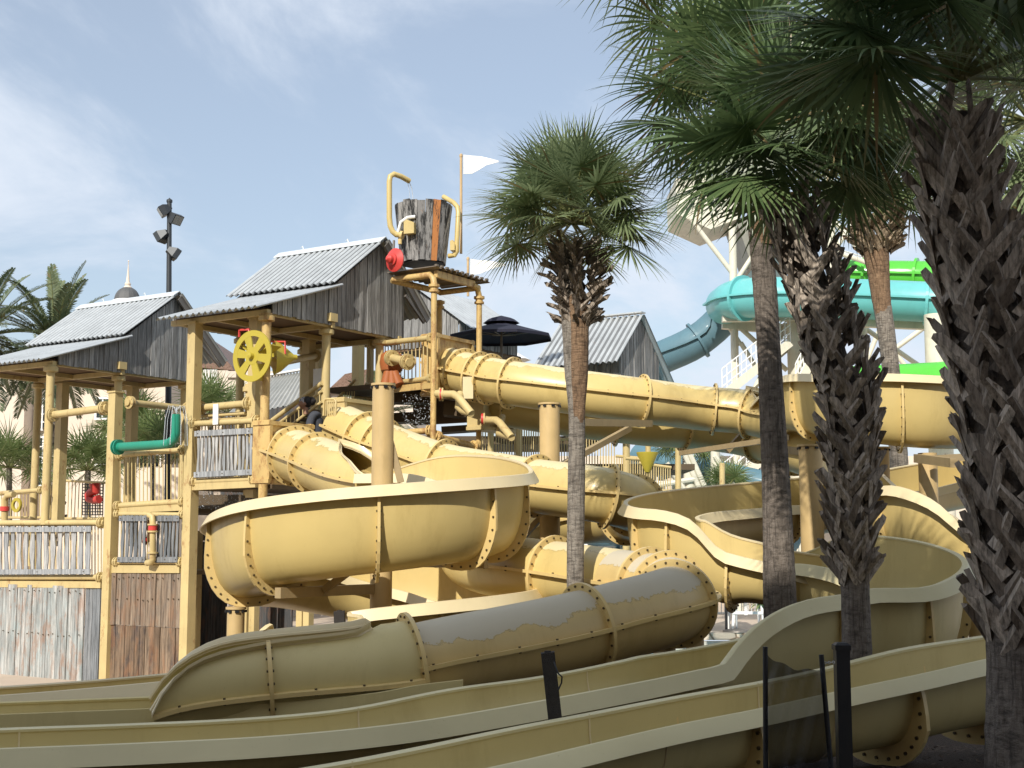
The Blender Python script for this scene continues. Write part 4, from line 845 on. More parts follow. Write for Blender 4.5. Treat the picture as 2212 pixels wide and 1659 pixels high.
# falling drops under the decks
dp = MB(); random.seed(3)
for (x0, x1, y0, y1, v_, n_) in ((415, 560, 1062, 1102, .6, 260), (870, 935, 850, 940, 3.4, 300), (500, 700, 1345, 1420, 1, 60)):
    for i in range(n_):
        q = FP(random.uniform(x0, x1), random.uniform(y0, y1), v_ + random.uniform(-.3, .3)); s_ = random.uniform(.004, .011)
        dp.lathe(q, [(0, -s_ * 1.6), (s_, 0), (0, s_)], 5)
o = dp.build('water_drops', M['spray']); tag(o, 'loose drops of water falling beneath the tower decks', 'water drops', None, 'stuff')

# huts behind
def hut(name_, s0, s1, v0, v1, zf, zj, zr, label, vback=None, drop=None):
    t = thing('play_hut', label, 'hut', T((s0 + s1) / 2, (v0 + v1) / 2, zf)); vm = (v0 + v1) / 2
    def rz(v): return zj + (zr - zj) * (1 - abs(v - vm) / (vm - v0))
    wm = MB(); board_wall(wm, lambda u, z: T(s0, u, z), v0 + .05, v1 - .05, zf, lambda u: rz(u) - .03, .11, nrm=-U); wm.build('gable_wall', M['wood'], t)
    wm = MB(); board_wall(wm, lambda u, z: T(s1, u, z), v0 + .05, v1 - .05, zf, lambda u: rz(u) - .03, .11, nrm=U); wm.build('gable_wall', M['wood'], t)
    wm = MB(); board_wall(wm, lambda u, z: T(u, v0 + .05, z), s0, s1, zf, zj, .11, nrm=-W); wm.build('front_wall', M['wood'], t)
    ov = .28; sl = (zr - zj) / (vm - v0)
    rf = MB(); corr(rf, s0 - .12, s1 + .15, v0 - ov, zj - ov * sl, vm, zr, lift=.04); rf.build('front_roof', [M['zinc'], M['zinc_valley']], t)
    rf = MB(); corr(rf, s0 - .15, s1 + .15, vm, zr, v1 + ov * 2.6, zj - ov * sl * 2.6, lift=.04); rf.build('back_roof', [M['zinc'], M['zinc_valley']], t)
    cp = MB(); cp.bar(T(s0 - .13, vm, zr + .09), T(s1 + .17, vm, zr + .09), .22, .03); cp.build('ridge_cap', [M['zinc'], M['zinc_valley']], t)
    return t
s_h = S_at(1338, 9.0); qh = T(s_h, 9.0, 0)
v1h = 9.0
for vv in np.arange(9.0, 14, .05):
    if proj(T(s_h, vv, 5))[0] > 1424: v1h = vv; break
s_e = s_h
for ss in np.arange(s_h, s_h + 6, .05):
    if proj(T(ss, 9.0, 5))[0] < 1178: s_e = ss; break
hut('hut', s_h, s_e, 9.0, v1h, P(1338, 850, qh.y).z, P(1338, 762, qh.y).z, P(1386, 684, T(s_h, (9 + v1h) / 2, 0).y).z, 'zinc roofed board hut behind the topmost slide tube')
# rear hut whose ridge runs the other way
t = thing('play_hut', 'grey board hut half hidden behind the bucket platform and dark umbrella', 'hut', T(-1, 7, 4)); v_h = 6.6
sa, sb_ = S_at(990, v_h), S_at(846, v_h); zb_, ze_, zr_ = FP(900, 752, v_h).z, FP(990, 690, v_h).z, FP(915, 618, v_h).z; sm = (sa + sb_) / 2 + .3
def rz(u): return zr_ - (zr_ - ze_) * (abs(u - sm) / (sm - sa))
wm = MB(); board_wall(wm, lambda u, z: T(u, v_h, z), sa, sb_, zb_, lambda u: rz(u) - .03, .11, nrm=-W); wm.build('front_wall', M['wood'], t)
wm = MB(); board_wall(wm, lambda u, z: T(sa, u, z), v_h, v_h + 2.4, zb_, ze_ - .03, .11, nrm=-U); wm.build('side_wall', M['wood'], t)
wm = MB(); wm.box(T((sa + sb_) / 2, v_h + 1.3, zb_ - .02), (sb_ - sa, 2.6, .06), (U, W, UP)); wm.build('floor', M['soffit'], t)
for sg in (1, -1):
    rf = MB(); n = 96; rows = []
    for j in range(3):
        f = j / 2 * 1.35; rows.append([T(sm + sg * -(sm - sa) * f, v_h - .15 + 2.9 * i / n, zr_ - (zr_ - ze_) * f + .05 + .022 * max(-.8, min(.8, 1.4 * math.sin(i * math.pi / 3)))) for i in range(n + 1)])
    rf.grid(rows); rf.build('roof', [M['zinc'], M['zinc_valley']], t)
# navy umbrella
um = thing('umbrella', 'dark navy market umbrella open behind the topmost slide start', 'umbrella', P(1083, 800, 28.5))
c = P(1083, 727, 28.5); rr = 1.14; n = 8; cx_ = c
ap = c + V(0, 0, .34); vs = [ap]; mb = MB(); rows = []
for f in (0.0, .25, .5, .75, 1.0):
    rows.append([cx_ + V(rr * f * math.cos(k * math.pi / 4 + .3), rr * f * math.sin(k * math.pi / 4 + .3), .36 - .36 * f ** .9) for k in range(8)])
mb.grid(rows, smooth=False, closed=True); mb.grid([rows[-1], [q - UP * .06 for q in rows[-1]]], smooth=False, closed=True); mb.lathe(c + UP * .36, [(.4, -.07), (.28, .02), (0, .1)], 8, smooth=False); mb.build('canopy', M['navy'], um)
mb = MB(); mb.tube([c + UP * .4, P(1083, 800, 28.5)], .025, 8); mb.build('pole', M['steel_dk'], um)
mb = MB()
for k in range(8): mb.tube([c + V(0, 0, .02), cx_ + V(rr * .6 * math.cos(k * math.pi / 4 + .3), rr * .6 * math.sin(k * math.pi / 4 + .3), .12)], .01, 5)
mb.build('ribs', M['steel_dk'], um)
# rusty sheet roof far behind the paddle wheel
rfh = thing('shed_roof', 'streaky corrugated shed roof behind the yellow wheel', 'shed', P(560, 930, 33))
a, b, c, d = P(580, 815, 33), P(680, 798, 33.0), P(655, 870, 31), P(480, 905, 31); mb = MB(); n = 90; rows = []
for j in range(3):
    f = j / 2; rows.append([a.lerp(b, i / n).lerp(d.lerp(c, i / n), f) + UP * .03 * math.sin(i * math.pi / 3) for i in range(n + 1)])
mb.grid(rows); mb.grid([[q - UP * .05 for q in r_] for r_ in rows]); mb.build('roof_sheet', zinc('stained_sheet', (.5, .5, .47), .9), rfh); mb = MB(); mb.bar(a + UP * .05, b + UP * .05, .2, .04); mb.build('ridge_cap', M['white'], rfh)
mb = MB(); mb.prism([c, d, d - UP * 3.5, c - UP * 3.5], V(.3, 1.5, 0)); mb.build('wall', M['wood_dark'], rfh)
# ------------------------------------------------------------------ the person leaning on the rail
def skin_chain(name, pts, edges, mat, parent, sub=2, root=0):
    me = bpy.data.meshes.new(name); me.from_pydata([tuple(p[0]) for p in pts], edges, []); o = bpy.data.objects.new(name, me); COL.objects.link(o)
    if parent is not None: o.parent = parent; o.matrix_parent_inverse = PINV[parent.name]
    sk = o.modifiers.new('skin', 'SKIN'); sk.use_smooth_shade = True
    for i, p in enumerate(pts):
        r_ = p[1]; me.skin_vertices[0].data[i].radius = r_ if hasattr(r_, '__len__') else (r_, r_); me.skin_vertices[0].data[i].use_root = (i == root)
    sb = o.modifiers.new('sub', 'SUBSURF'); sb.levels = sub; sb.render_levels = sub
    me.materials.append(mat); return o
skin = simple('skin', (.30, .16, .10), .5, var=.08); hood = simple('charcoal_sweatshirt', (.055, .06, .075), .9, var=.2, sc=14, bump=.3); trou = simple('dark_trousers', (.03, .03, .035), .9); hairm = simple('dark_hair', (.012, .009, .008), .6, var=.4, sc=40, bump=.6)
pz0 = P(668, 921, 24.9); pz0.z = zt - .02
pe = thing('person', 'person in a charcoal sweatshirt and patterned head scarf leaning on the rail, facing left', 'person', pz0)
def Q(x, y, z): return pz0 + V(x, y, z)
hd = P(658, 872, 24.9)
X0 = P(672, 921, 24.9).x - pz0.x; hx = hd.x - pz0.x; hz = hd.z - pz0.z
# body: pelvis root, torso bent a little forward (towards -x), arms reaching to the rail, legs
pts = [(Q(.14, 0, .92), (.17, .17)), (Q(.13, 0, 1.1), (.17, .16)), (Q(.11, 0, 1.3), (.19, .18)), (Q(.08, 0, hz - .26), (.17, .15)), (Q(-.02, 0, hz - .13), .065), (Q(-.04, 0, hz - .06), .055),
       (Q(.06, -.18, hz - .27), .09), (Q(.03, -.24, hz - .52), .075), (Q(-.2, -.2, hz - .62), .05), (Q(-.34, -.17, hz - .62), .042),
       (Q(.06, .18, hz - .27), .09), (Q(.02, .24, hz - .52), .075), (Q(-.22, .2, hz - .6), .05), (Q(-.36, .16, hz - .6), .042)]
ed = [(0, 1), (1, 2), (2, 3), (3, 4), (4, 5), (3, 6), (6, 7), (7, 8), (8, 9), (3, 10), (10, 11), (11, 12), (12, 13)]
skin_chain('sweatshirt', pts[:4] + [(Q(.04, 0, hz - .14), .085)] + pts[6:], [(0, 1), (1, 2), (2, 3), (3, 4), (3, 5), (5, 6), (6, 7), (7, 8), (3, 9), (9, 10), (10, 11), (11, 12)], hood, pe)
lp = [(Q(.06, 0, .95), (.155, .125)), (Q(.06, -.09, .85), .095), (Q(.03, -.1, .48), .065), (Q(.06, -.1, .1), .045), (Q(-.1, -.11, .05), .04), (Q(.06, .09, .85), .095), (Q(.1, .1, .48), .065), (Q(.14, .1, .1), .045), (Q(-.02, .11, .05), .04)]
skin_chain('body', lp + [], [(0, 1), (1, 2), (2, 3), (3, 4), (0, 5), (5, 6), (6, 7), (7, 8)], trou, pe)
# head: shaped surface with brow, nose, lips and chin, looking along -x
hb = MB(); rows = []; n = 28; mth = 22
for i in range(mth + 1):
    th = math.pi * i / mth; row = []
    for k in range(n):
        ph = 2 * math.pi * k / n; x = -math.sin(th) * math.cos(ph); y = math.sin(th) * math.sin(ph); z = math.cos(th)
        fx = .098 * x; fy = .076 * y; fz = .118 * z
        if z < -.2: fx = fx * (1 - .25 * (-z - .2)) ; fy *= (1 - .35 * (-z - .2))
        if x < 0:
            g = math.exp(-(y / .16) ** 2); f = -x
            fx -= g * f * (.026 * math.exp(-((z + .12) / .13) ** 2) + .010 * math.exp(-((z - .28) / .1) ** 2) + .011 * math.exp(-((z + .42) / .06) ** 2) + .009 * math.exp(-((z + .53) / .05) ** 2) + .016 * math.exp(-((z + .78) / .12) ** 2))
            fx += f * .008 * math.exp(-((abs(y) - .33) / .14) ** 2 - ((z - .1) / .1) ** 2)
        if x > 0 and z < -.3: fx *= .8
        row.append(Q(hx + fx - .01, fy, hz + fz))
    rows.append(row)
hb.grid(rows, closed=True); hb.tube([Q(hx + .015, 0, hz - .07), Q(hx + .03, 0, hz - .2)], .052, 14)
for sg in (-1, 1): hb.lathe(Q(hx + .02, sg * .074, hz - .005), [(.03, 0), (.032, .008), (.02, .012), (0, .008)], 12, axis=(0.2, sg, 0))
hb.build('head', skin, pe)
ey = MB()
for sg in (-1, 1): ey.lathe(Q(hx - .088, sg * .03, hz + .012), [(0, .012), (.011, .006), (.012, 0), (0, -.01)], 10, axis=(-1, sg * .2, 0))
ey.build('eyes', hairm, pe)
sc_ = MB(); rows = []
for i in range(9):
    th = R(8 + i * 8.2); rows.append([Q(hx - .01 - .106 * math.sin(th) * math.cos(2 * math.pi * k / 28), .084 * math.sin(th) * math.sin(2 * math.pi * k / 28), hz + .005 + .126 * math.cos(th) - .05 * (math.cos(2 * math.pi * k / 28) < 0) * (i / 9) ** 2) for k in range(28)])
sc_.grid(rows, closed=True)
m, t_, b = newmat('patterned_scarf'); k = NT(t_); c = k.mix(k.ramp(k.noise(60, 2, .5), [(.46, 0), (.54, 1)]), (.035, .04, .06), (.5, .48, .48)); k.l(c, b.inputs['Base Color']); b.inputs['Roughness'].default_value = .9
sc_.build('head_scarf', m, pe)
hr_ = MB()
def blob(c, r, j=.18, sq=(1, 1, 1)):
    rows = []
    for i in range(13):
        th = math.pi * i / 12; rows.append([c + V(*[a * b_ for a, b_ in zip((r * math.sin(th) * math.cos(2 * math.pi * k / 18), r * math.sin(th) * math.sin(2 * math.pi * k / 18), r * math.cos(th)), sq)]) * (1 + rng.uniform(-j, j) * .5) for k in range(18)])
    hr_.grid(rows, closed=True)
blob(Q(hx + .13, .01, hz + .05), .08); blob(Q(hx + .05, 0, hz + .03), .095, .08, (1, .95, 1.15)); hr_.build('hair', hairm, pe)
# hands closing on the rail: palm, four fingers, thumb
for sg, hxp, hzp in ((-1, -.36, hz - .625), (1, -.38, hz - .605)):
    pm = [(Q(hxp + .02, sg * .165, hzp), (.03, .022)), (Q(hxp - .04, sg * .16, hzp - .004), (.036, .016))]; edg = [(0, 1)]
    for f in range(4):
        y0 = sg * .16 + (f - 1.5) * .02; ln = (.03, .036, .034, .027)[f]; b0 = len(pm)
        pm += [(Q(hxp - .07, y0, hzp + .002), .0095), (Q(hxp - .07 - ln, y0, hzp - .004), .0085), (Q(hxp - .078 - ln, y0, hzp - .03), .0075)]
        edg += [(1, b0), (b0, b0 + 1), (b0 + 1, b0 + 2)]
    b0 = len(pm); pm += [(Q(hxp - .01, sg * .16 - sg * .035, hzp - .008), .011), (Q(hxp - .045, sg * .16 - sg * .05, hzp - .022), .009)]; edg += [(0, b0), (b0, b0 + 1)]
    skin_chain('hand', pm, edg, skin, pe, 1)
# ------------------------------------------------------------------ palms
def fan_leaf(mb, base, dirn, plen, blade, rg, nseg=34, droop=.5, pet=None, spread=150, wid=.042, facing=None):
    """costapalmate fan: arching stalk, then narrow pleated segments round a hub, tips hanging"""
    d = dirn.normalized(); side = d.cross(UP)
    if side.length < .05: side = V(1, 0, 0)
    side.normalize(); nrm = side.cross(d).normalized(); pts = []; q = base.copy(); dd = d.copy()
    for i in range(6):
        pts.append(q.copy()); q = q + dd * plen / 5; dd = (dd - UP * .055 * droop).normalized()
    hub = pts[-1]
    if pet is not None: pet.tube(pts, [.024, .02, .017, .015, .013, .012], 5)
    ax = dd; side = ax.cross(UP); side = side.normalized() if side.length > .05 else V(1, 0, 0); nrm = side.cross(ax).normalized()
    if facing is not None:
        nrm = facing.normalized(); side = ax.cross(nrm).normalized(); ax = nrm.cross(side).normalized()
    roll = rg.uniform(-.7, .7); side, nrm = side * math.cos(roll) + nrm * math.sin(roll), nrm * math.cos(roll) - side * math.sin(roll)
    for k in range(nseg):
        a = R(-spread + 2 * spread * (k + .5) / nseg) + rg.uniform(-.03, .03)
        e = (ax * math.cos(a) + side * math.sin(a) - nrm * .22 * abs(math.sin(a)) + nrm * rg.uniform(-.06, .06)).normalized()
        ln = blade * (.72 + .28 * math.cos(a / 2)) * rg.uniform(.88, 1.08); st = hub + ax * blade * .12 * math.cos(a * .5)
        p = st.copy(); g = e.copy(); w0 = blade * wid; sd = e.cross(nrm).normalized(); L_ = []; R_ = []
        nq = 5; dr = droop * rg.uniform(.7, 1.4)
        for i in range(nq + 1):
            f = i / nq; wv = w0 * (.35 + 1.6 * f if f < .4 else 1.0 * (1 - f) / .6) * .9
            if i == nq: wv = w0 * .04
            L_.append(p - sd * wv * .5); R_.append(p + sd * wv * .5); p = p + g * ln / nq; g = (g - UP * dr * (.05 + .5 * f ** 1.6)).normalized()
        mb.add([x for pr in zip(L_, R_) for x in pr], [(2 * i, 2 * i + 1, 2 * i + 3, 2 * i + 2) for i in range(nq)])
def crown(parent, c, n, plen, blade, seed, mat='frond', nseg=34, droop=.5, lo=-55, hi=85, young=4, wid=.042, extra=()):
    rg = random.Random(seed); mb = MB(); pet = MB()
    for i in range(n):
        f = i / (n - 1); el = R(hi + (lo - hi) * f ** .85 + rg.uniform(-8, 8)); az = i * 2.39996 + rg.uniform(-.2, .2)
        d = V(math.cos(el) * math.cos(az), math.cos(el) * math.sin(az), math.sin(el)); k_ = rg.uniform(.85, 1.15)
        fan_leaf(mb, c + V(d.x, d.y, 0) * .08, d + UP * .25, plen * k_, blade * rg.uniform(.88, 1.1), rg, nseg, droop * (1 + .5 * f), pet, wid=wid)
    for (d, pl, bl, fc) in extra: fan_leaf(mb, c, d, pl, bl, rg, nseg + 10, droop, pet, spread=172, facing=fc, wid=wid * .8)
    o = mb.build('crown', M[mat], parent); pet.build('leaf_stalks', M['petiole'], parent); return o
def trunk(parent, pts, mat='bark', n=28, name='trunk', seed=1):
    s_ = cr([list(p) + [r] for p, r in pts], .08); rows = []; rg = random.Random(seed); prof = [rg.uniform(.96, 1.04) for _ in range(n)]
    for i, q in enumerate(s_):
        rr = q[3] * (1 + .012 * math.sin(q[2] * 42) + rg.uniform(-.008, .008))
        rows.append([V(q[0] + rr * prof[k] * math.cos(2 * math.pi * k / n), q[1] + rr * prof[k] * math.sin(2 * math.pi * k / n), q[2]) for k in range(n)])
    mb = MB(); mb.grid(rows, closed=True); return mb.build(name, M[mat], parent)
def boots(parent, pts, seed, ln=.3, wd=.11, mat='boot', dens=1.0, out=.09, rag=.03, cross=24):
    """old leaf bases: flattened tapering stubs, leaning left and right in turn so that they criss-cross"""
    s_ = cr([list(p) + [r] for p, r in pts], .02); rg = random.Random(seed); mb = MB(); z0, z1 = s_[0][2], s_[-1][2]
    circ = 2 * math.pi * float(np.mean(s_[:, 3])); per = max(6, int(circ / wd * 1.12)); rows = int((z1 - z0) / (ln * .42) * dens)
    for j in range(rows):
        f = j / max(1, rows - 1); i = min(len(s_) - 1, int(f * (len(s_) - 1))); c = Vector(s_[i][:3]); r_ = s_[i][3]
        for k in range(per):
            a = 2 * math.pi * (k + .5 * (j % 2)) / per + rg.uniform(-.1, .1); rd = V(math.cos(a), math.sin(a), 0); tn = V(-math.sin(a), math.cos(a), 0)
            cc = c + UP * rg.uniform(-.04, .04) + rd * (r_ * .82); sg = 1 if (k + j) % 2 else -1; lean = R(cross + rg.uniform(-10, 12)) * sg
            up = (UP * math.cos(lean) + tn * math.sin(lean)).normalized(); sd = up.cross(rd).normalized(); L_ = ln * rg.uniform(.75, 1.2); o = out * rg.uniform(.5, 1.6)
            w0 = wd * rg.uniform(.95, 1.25); w1 = wd * rg.uniform(.42, .8); th = .022; rws = []
            for g in range(5):
                u_ = g / 4; ww = w0 + (w1 - w0) * u_ ** .8; ct = cc + up * L_ * u_ + rd * (o * u_ ** 1.6 + r_ * .2)
                rws.append([ct - sd * ww / 2 - rd * th * .4, ct + rd * (th * .8), ct + sd * ww / 2 - rd * th * .4, ct - rd * th])
            jag = rg.uniform(-rag, rag); rws[-1][0] += up * jag; rws[-1][2] -= up * jag; rws[-1][1] += up * rg.uniform(0, rag)
            mb.grid(rws, smooth=False, closed=True); mb.add(rws[-1], [(0, 1, 2, 3)])
    return mb.build('leaf_boots', M[mat], parent)
def PT(px, py, d, wpx): return (P(px, py, d), wpx / 2 / F * d)
# middle palm, alone, sunlit
t = thing('sabal_palm', 'lone sunlit fan palm standing in the middle of the slides', 'palm tree', P(1243, 1330, 16.5), 'fan palms among the slides')
trunk(t, [PT(1243, 1360, 16.5, 38), PT(1243, 1200, 16.5, 37), PT(1245, 1050, 16.5, 38), PT(1246, 900, 16.5, 36), PT(1240, 800, 16.5, 42), PT(1238, 700, 16.5, 50), PT(1232, 600, 16.5, 55), PT(1232, 540, 16.5, 50)])
trunk(t, [PT(1247, 960, 16.5, 24), PT(1250, 870, 16.46, 31), PT(1251, 800, 16.44, 40), PT(1250, 700, 16.45, 44), PT(1242, 640, 16.45, 50)], 'fiber', name='peeled_bark')
boots(t, [PT(1250, 705, 16.5, 44), PT(1248, 650, 16.5, 66), PT(1245, 590, 16.5, 78), PT(1238, 545, 16.5, 60)], 3, .2, .085, 'boot', 1.0, .16, .05, 42)
crown(t, P(1236, 480, 16.5), 62, .64, .66, 11, 'frond', 36, .4, -34, 88, wid=.055)
# back palm with the ball of boots
t = thing('sabal_palm', 'sunlit fan palm with a ball of pale leaf stubs before the green tube', 'palm tree', P(1945, 1200, 27), 'fan palms among the slides')
trunk(t, [PT(1950, 1300, 27, 42), PT(1942, 1000, 27, 40), PT(1930, 850, 27, 38), PT(1915, 720, 27, 38), PT(1900, 620, 27, 42), PT(1892, 550, 27, 50)])
trunk(t, [PT(1914, 715, 27, 32), PT(1905, 655, 26.99, 40), PT(1898, 590, 26.98, 48), PT(1892, 540, 26.98, 58)], 'fiber', name='peeled_bark')
boots(t, [PT(1893, 545, 27, 60), PT(1893, 500, 27, 88), PT(1890, 450, 27, 92), PT(1888, 410, 27, 70)], 5, .3, .13, 'boot_lit', 1.2, .18, .06, 48)
crown(t, P(1885, 380, 27), 46, 1.0, 1.05, 12, 'frond_lit', 30, .5, -45, 85)
# slim dark palm
t = thing('sabal_palm', 'slim smooth-barked palm, dark below, lit along its left edge', 'palm tree', P(1685, 1340, 15.6), 'fan palms among the slides')
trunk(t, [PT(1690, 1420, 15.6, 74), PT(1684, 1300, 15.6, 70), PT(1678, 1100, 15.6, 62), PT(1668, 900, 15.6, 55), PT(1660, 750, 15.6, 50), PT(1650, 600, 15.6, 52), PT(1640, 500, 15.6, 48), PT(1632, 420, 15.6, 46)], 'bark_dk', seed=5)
trunk(t, [PT(1648, 530, 15.58, 46), PT(1640, 470, 15.58, 50), PT(1632, 400, 15.58, 48), PT(1628, 340, 15.58, 50)], 'fiber', name='peeled_bark')
crown(t, P(1612, 250, 15.6), 40, .85, .95, 13, 'frond_shaded', 36, .5, -36, 88, wid=.05)
# tall slender crown above the frame's top edge, sunlit fringe
t = thing('sabal_palm', 'fan palm reaching past the top edge, only its sunlit hanging fronds showing', 'palm tree', P(1560, -120, 19), 'fan palms among the slides')
crown(t, P(1540, -60, 19), 34, 1.0, 1.15, 14, 'frond_lit', 30, .7, -60, 80)
trunk(t, [(P(1690, 1300, 19.5) - UP * .5, .15), (P(1668, 800, 19.3), .14), (P(1640, 400, 19.2), .14), (P(1600, 100, 19.0), .14), (P(1562, -50, 19), .14)], 'bark_dk')
# thatched palm
t = thing('sabal_palm', 'leaning fan palm thatched with crossed leaf stubs, left of the biggest palm', 'palm tree', P(1850, 1410, 12.3), 'fan palms among the slides')
tp = [PT(1852, 1480, 12.3, 66), PT(1850, 1350, 12.3, 60), PT(1846, 1240, 12.3, 60)]
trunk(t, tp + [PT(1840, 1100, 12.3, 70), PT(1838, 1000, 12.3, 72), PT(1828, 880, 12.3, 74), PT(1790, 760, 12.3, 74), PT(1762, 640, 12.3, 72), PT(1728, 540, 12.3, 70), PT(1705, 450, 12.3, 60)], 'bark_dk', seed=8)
boots(t, [PT(1845, 1255, 12.3, 56), PT(1840, 1150, 12.3, 74), PT(1840, 1000, 12.3, 88), PT(1834, 880, 12.3, 102), PT(1797, 760, 12.3, 112), PT(1764, 640, 12.3, 114), PT(1730, 540, 12.3, 104), PT(1708, 470, 12.3, 84)], 6, .32, .105, 'boot_near', .95, .045, .03, 34)
crown(t, P(1700, 340, 12.3), 34, .6, .8, 15, 'frond_shaded', 42, .4, -32, 85, wid=.056, extra=[(V(-.35, -.8, .1), .45, .95, V(-.2, -1, .25)), (V(.35, -.8, .35), .8, .85, V(0, -1, .3))])
# biggest palm
t = thing('sabal_palm', 'biggest and nearest fan palm, shaggy with grey leaf stubs, at the right edge', 'palm tree', P(2180, 1700, 9.3), 'fan palms among the slides')
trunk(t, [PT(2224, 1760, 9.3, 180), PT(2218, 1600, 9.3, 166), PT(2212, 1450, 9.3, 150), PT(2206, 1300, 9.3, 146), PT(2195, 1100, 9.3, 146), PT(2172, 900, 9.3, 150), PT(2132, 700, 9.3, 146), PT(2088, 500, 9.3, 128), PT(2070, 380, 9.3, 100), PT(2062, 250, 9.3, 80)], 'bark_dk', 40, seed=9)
boots(t, [PT(2208, 1400, 9.3, 130), PT(2203, 1250, 9.3, 162), PT(2192, 1050, 9.3, 172), PT(2170, 880, 9.3, 180), PT(2130, 680, 9.3, 172), PT(2088, 500, 9.3, 150), PT(2070, 380, 9.3, 120), PT(2062, 300, 9.3, 92)], 7, .36, .12, 'boot_near', .95, .05, .03, 34)
crown(t, P(2068, 165, 9.3), 34, .8, .88, 16, 'frond_shaded', 48, .36, -12, 85, wid=.054, extra=[(V(-.85, -.35, .12), .62, .9, V(-.1, -1, .1)), (V(-.9, -.1, .45), .9, .8, V(-.1, -1, .4)), (V(.1, -.8, .5), .8, .9, V(0, -1, .1))])
# palm at the right edge behind
t = thing('sabal_palm', 'palm behind the biggest one, its pale trunk and fronds cut by the picture edge', 'palm tree', P(2230, 1300, 14), 'fan palms among the slides')
trunk(t, [PT(2236, 1400, 14, 60), PT(2228, 800, 14, 50), PT(2222, 500, 14, 50), PT(2225, 330, 14, 56)], 'bark', seed=12)
crown(t, P(2235, 260, 14), 44, .8, .95, 17, 'frond', 34, .6, -60, 80)

# date palms and low fan palms at the back left
def date_crown(parent, c, n, ln, seed, mat='date', nl=54, lo=-50, hi=82, lw=.022, ll=.42):
    rg = random.Random(seed); mb = MB(); st = MB()
    for i in range(n):
        f = i / (n - 1); el = R(hi + (lo - hi) * f + rg.uniform(-6, 6)); az = i * 2.39996 + rg.uniform(-.2, .2); d = V(math.cos(el) * math.cos(az), math.cos(el) * math.sin(az), math.sin(el))
        p = c.copy(); pts = []; L_ = ln * rg.uniform(.85, 1.1); m_ = 14
        for k in range(m_ + 1): pts.append(p.copy()); p = p + d * L_ / m_; d = (d - UP * (.035 + .075 * (k / m_))).normalized()
        st.tube(pts, [.03 * (1 - k / m_ * .85) for k in range(m_ + 1)], 4)
        for k in range(nl):
            g = .1 + .9 * (k + .5) / nl; x = g * m_; j = min(m_ - 1, int(x)); q = pts[j].lerp(pts[j + 1], x - j); t_ = (pts[j + 1] - pts[j]).normalized(); sd = t_.cross(UP); sd = sd.normalized() if sd.length > .05 else V(1, 0, 0); nn = sd.cross(t_)
            l_ = ll * math.sin(math.pi * min(1, g * .85 + .12)) ** .6 * rg.uniform(.85, 1.1)
            for s_ in (-1, 1):
                e = (sd * s_ * .75 + t_ * .75 + nn * .35 + V(0, 0, rg.uniform(-.15, .1))).normalized(); tip = q + e * l_ - UP * l_ * .22; mid = q + e * l_ * .55; w_ = e.cross(nn).normalized() * lw
                mb.add([q - w_ * .4, q + w_ * .4, mid + w_, mid - w_, tip], [(0, 1, 2, 3), (3, 2, 4)])
    o = mb.build('crown', M[mat], parent); st.build('leaf_stalks', M['petiole'], parent); return o
def date_palm(px, py, d, wpx, pyb, ln, n, seed, label, boot_=True):
    t = thing('date_palm', label, 'palm tree', P(px, pyb, d), 'feathery palms behind the tower')
    trunk(t, [PT(px, pyb, d, wpx), PT(px, (py + pyb) / 2, d, wpx), PT(px, py + 20, d, wpx * 1.1)], 'bark_dk', 18)
    if boot_: boots(t, [PT(px, pyb - 10, d, wpx), PT(px, py + 10, d, wpx * 1.1)], seed, .3, .16, 'boot', .8, .1, .03, 20)
    date_crown(t, P(px, py, d), n, ln, seed); return t
date_palm(118, 745, 40, 26, 1180, 2.7, 46, 21, 'tall feathery date palm behind the leftmost pavilion')
date_palm(-38, 730, 38, 26, 1180, 2.5, 40, 22, 'feathery date palm cut off by the left picture edge')
date_palm(815, 905, 42, 20, 1180, 1.7, 30, 23, 'small feathery palm between the pavilion and the hut')
def low_palm(px, py, d, sc, seed, label, mat='frond_lit', trunk_to=1180):
    t = thing('fan_palm', label, 'palm', P(px, trunk_to, d), 'low fan palms behind the tower')
    trunk(t, [PT(px, trunk_to, d, 12), PT(px, py, d, 12)], 'bark', 12); crown(t, P(px, py, d), 30, .55 * sc, .75 * sc, seed, mat, 22, .45, -25, 85, wid=.06); return t
low_palm(20, 1010, 36, 1.0, 31, 'low fan palm at the far left beside the hotel wall')

low_palm(190, 1015, 36, 1.0, 33, 'low fan palm between two tan posts of the left pavilion')
low_palm(285, 930, 39, 1.1, 34, 'taller fan palm behind the thick green spray pipe')
low_palm(455, 890, 38, 1.0, 35, 'fan palm behind the white panel on the upper rail')
low_palm(330, 975, 35, 1.0, 36, 'fan palm behind the baluster rail between the square posts')
low_palm(1480, 975, 40, .9, 37, 'green palm behind the yellow cone and thin tan posts')
low_palm(1570, 1055, 36, .7, 38, 'palm low behind the pale diagonal braces')
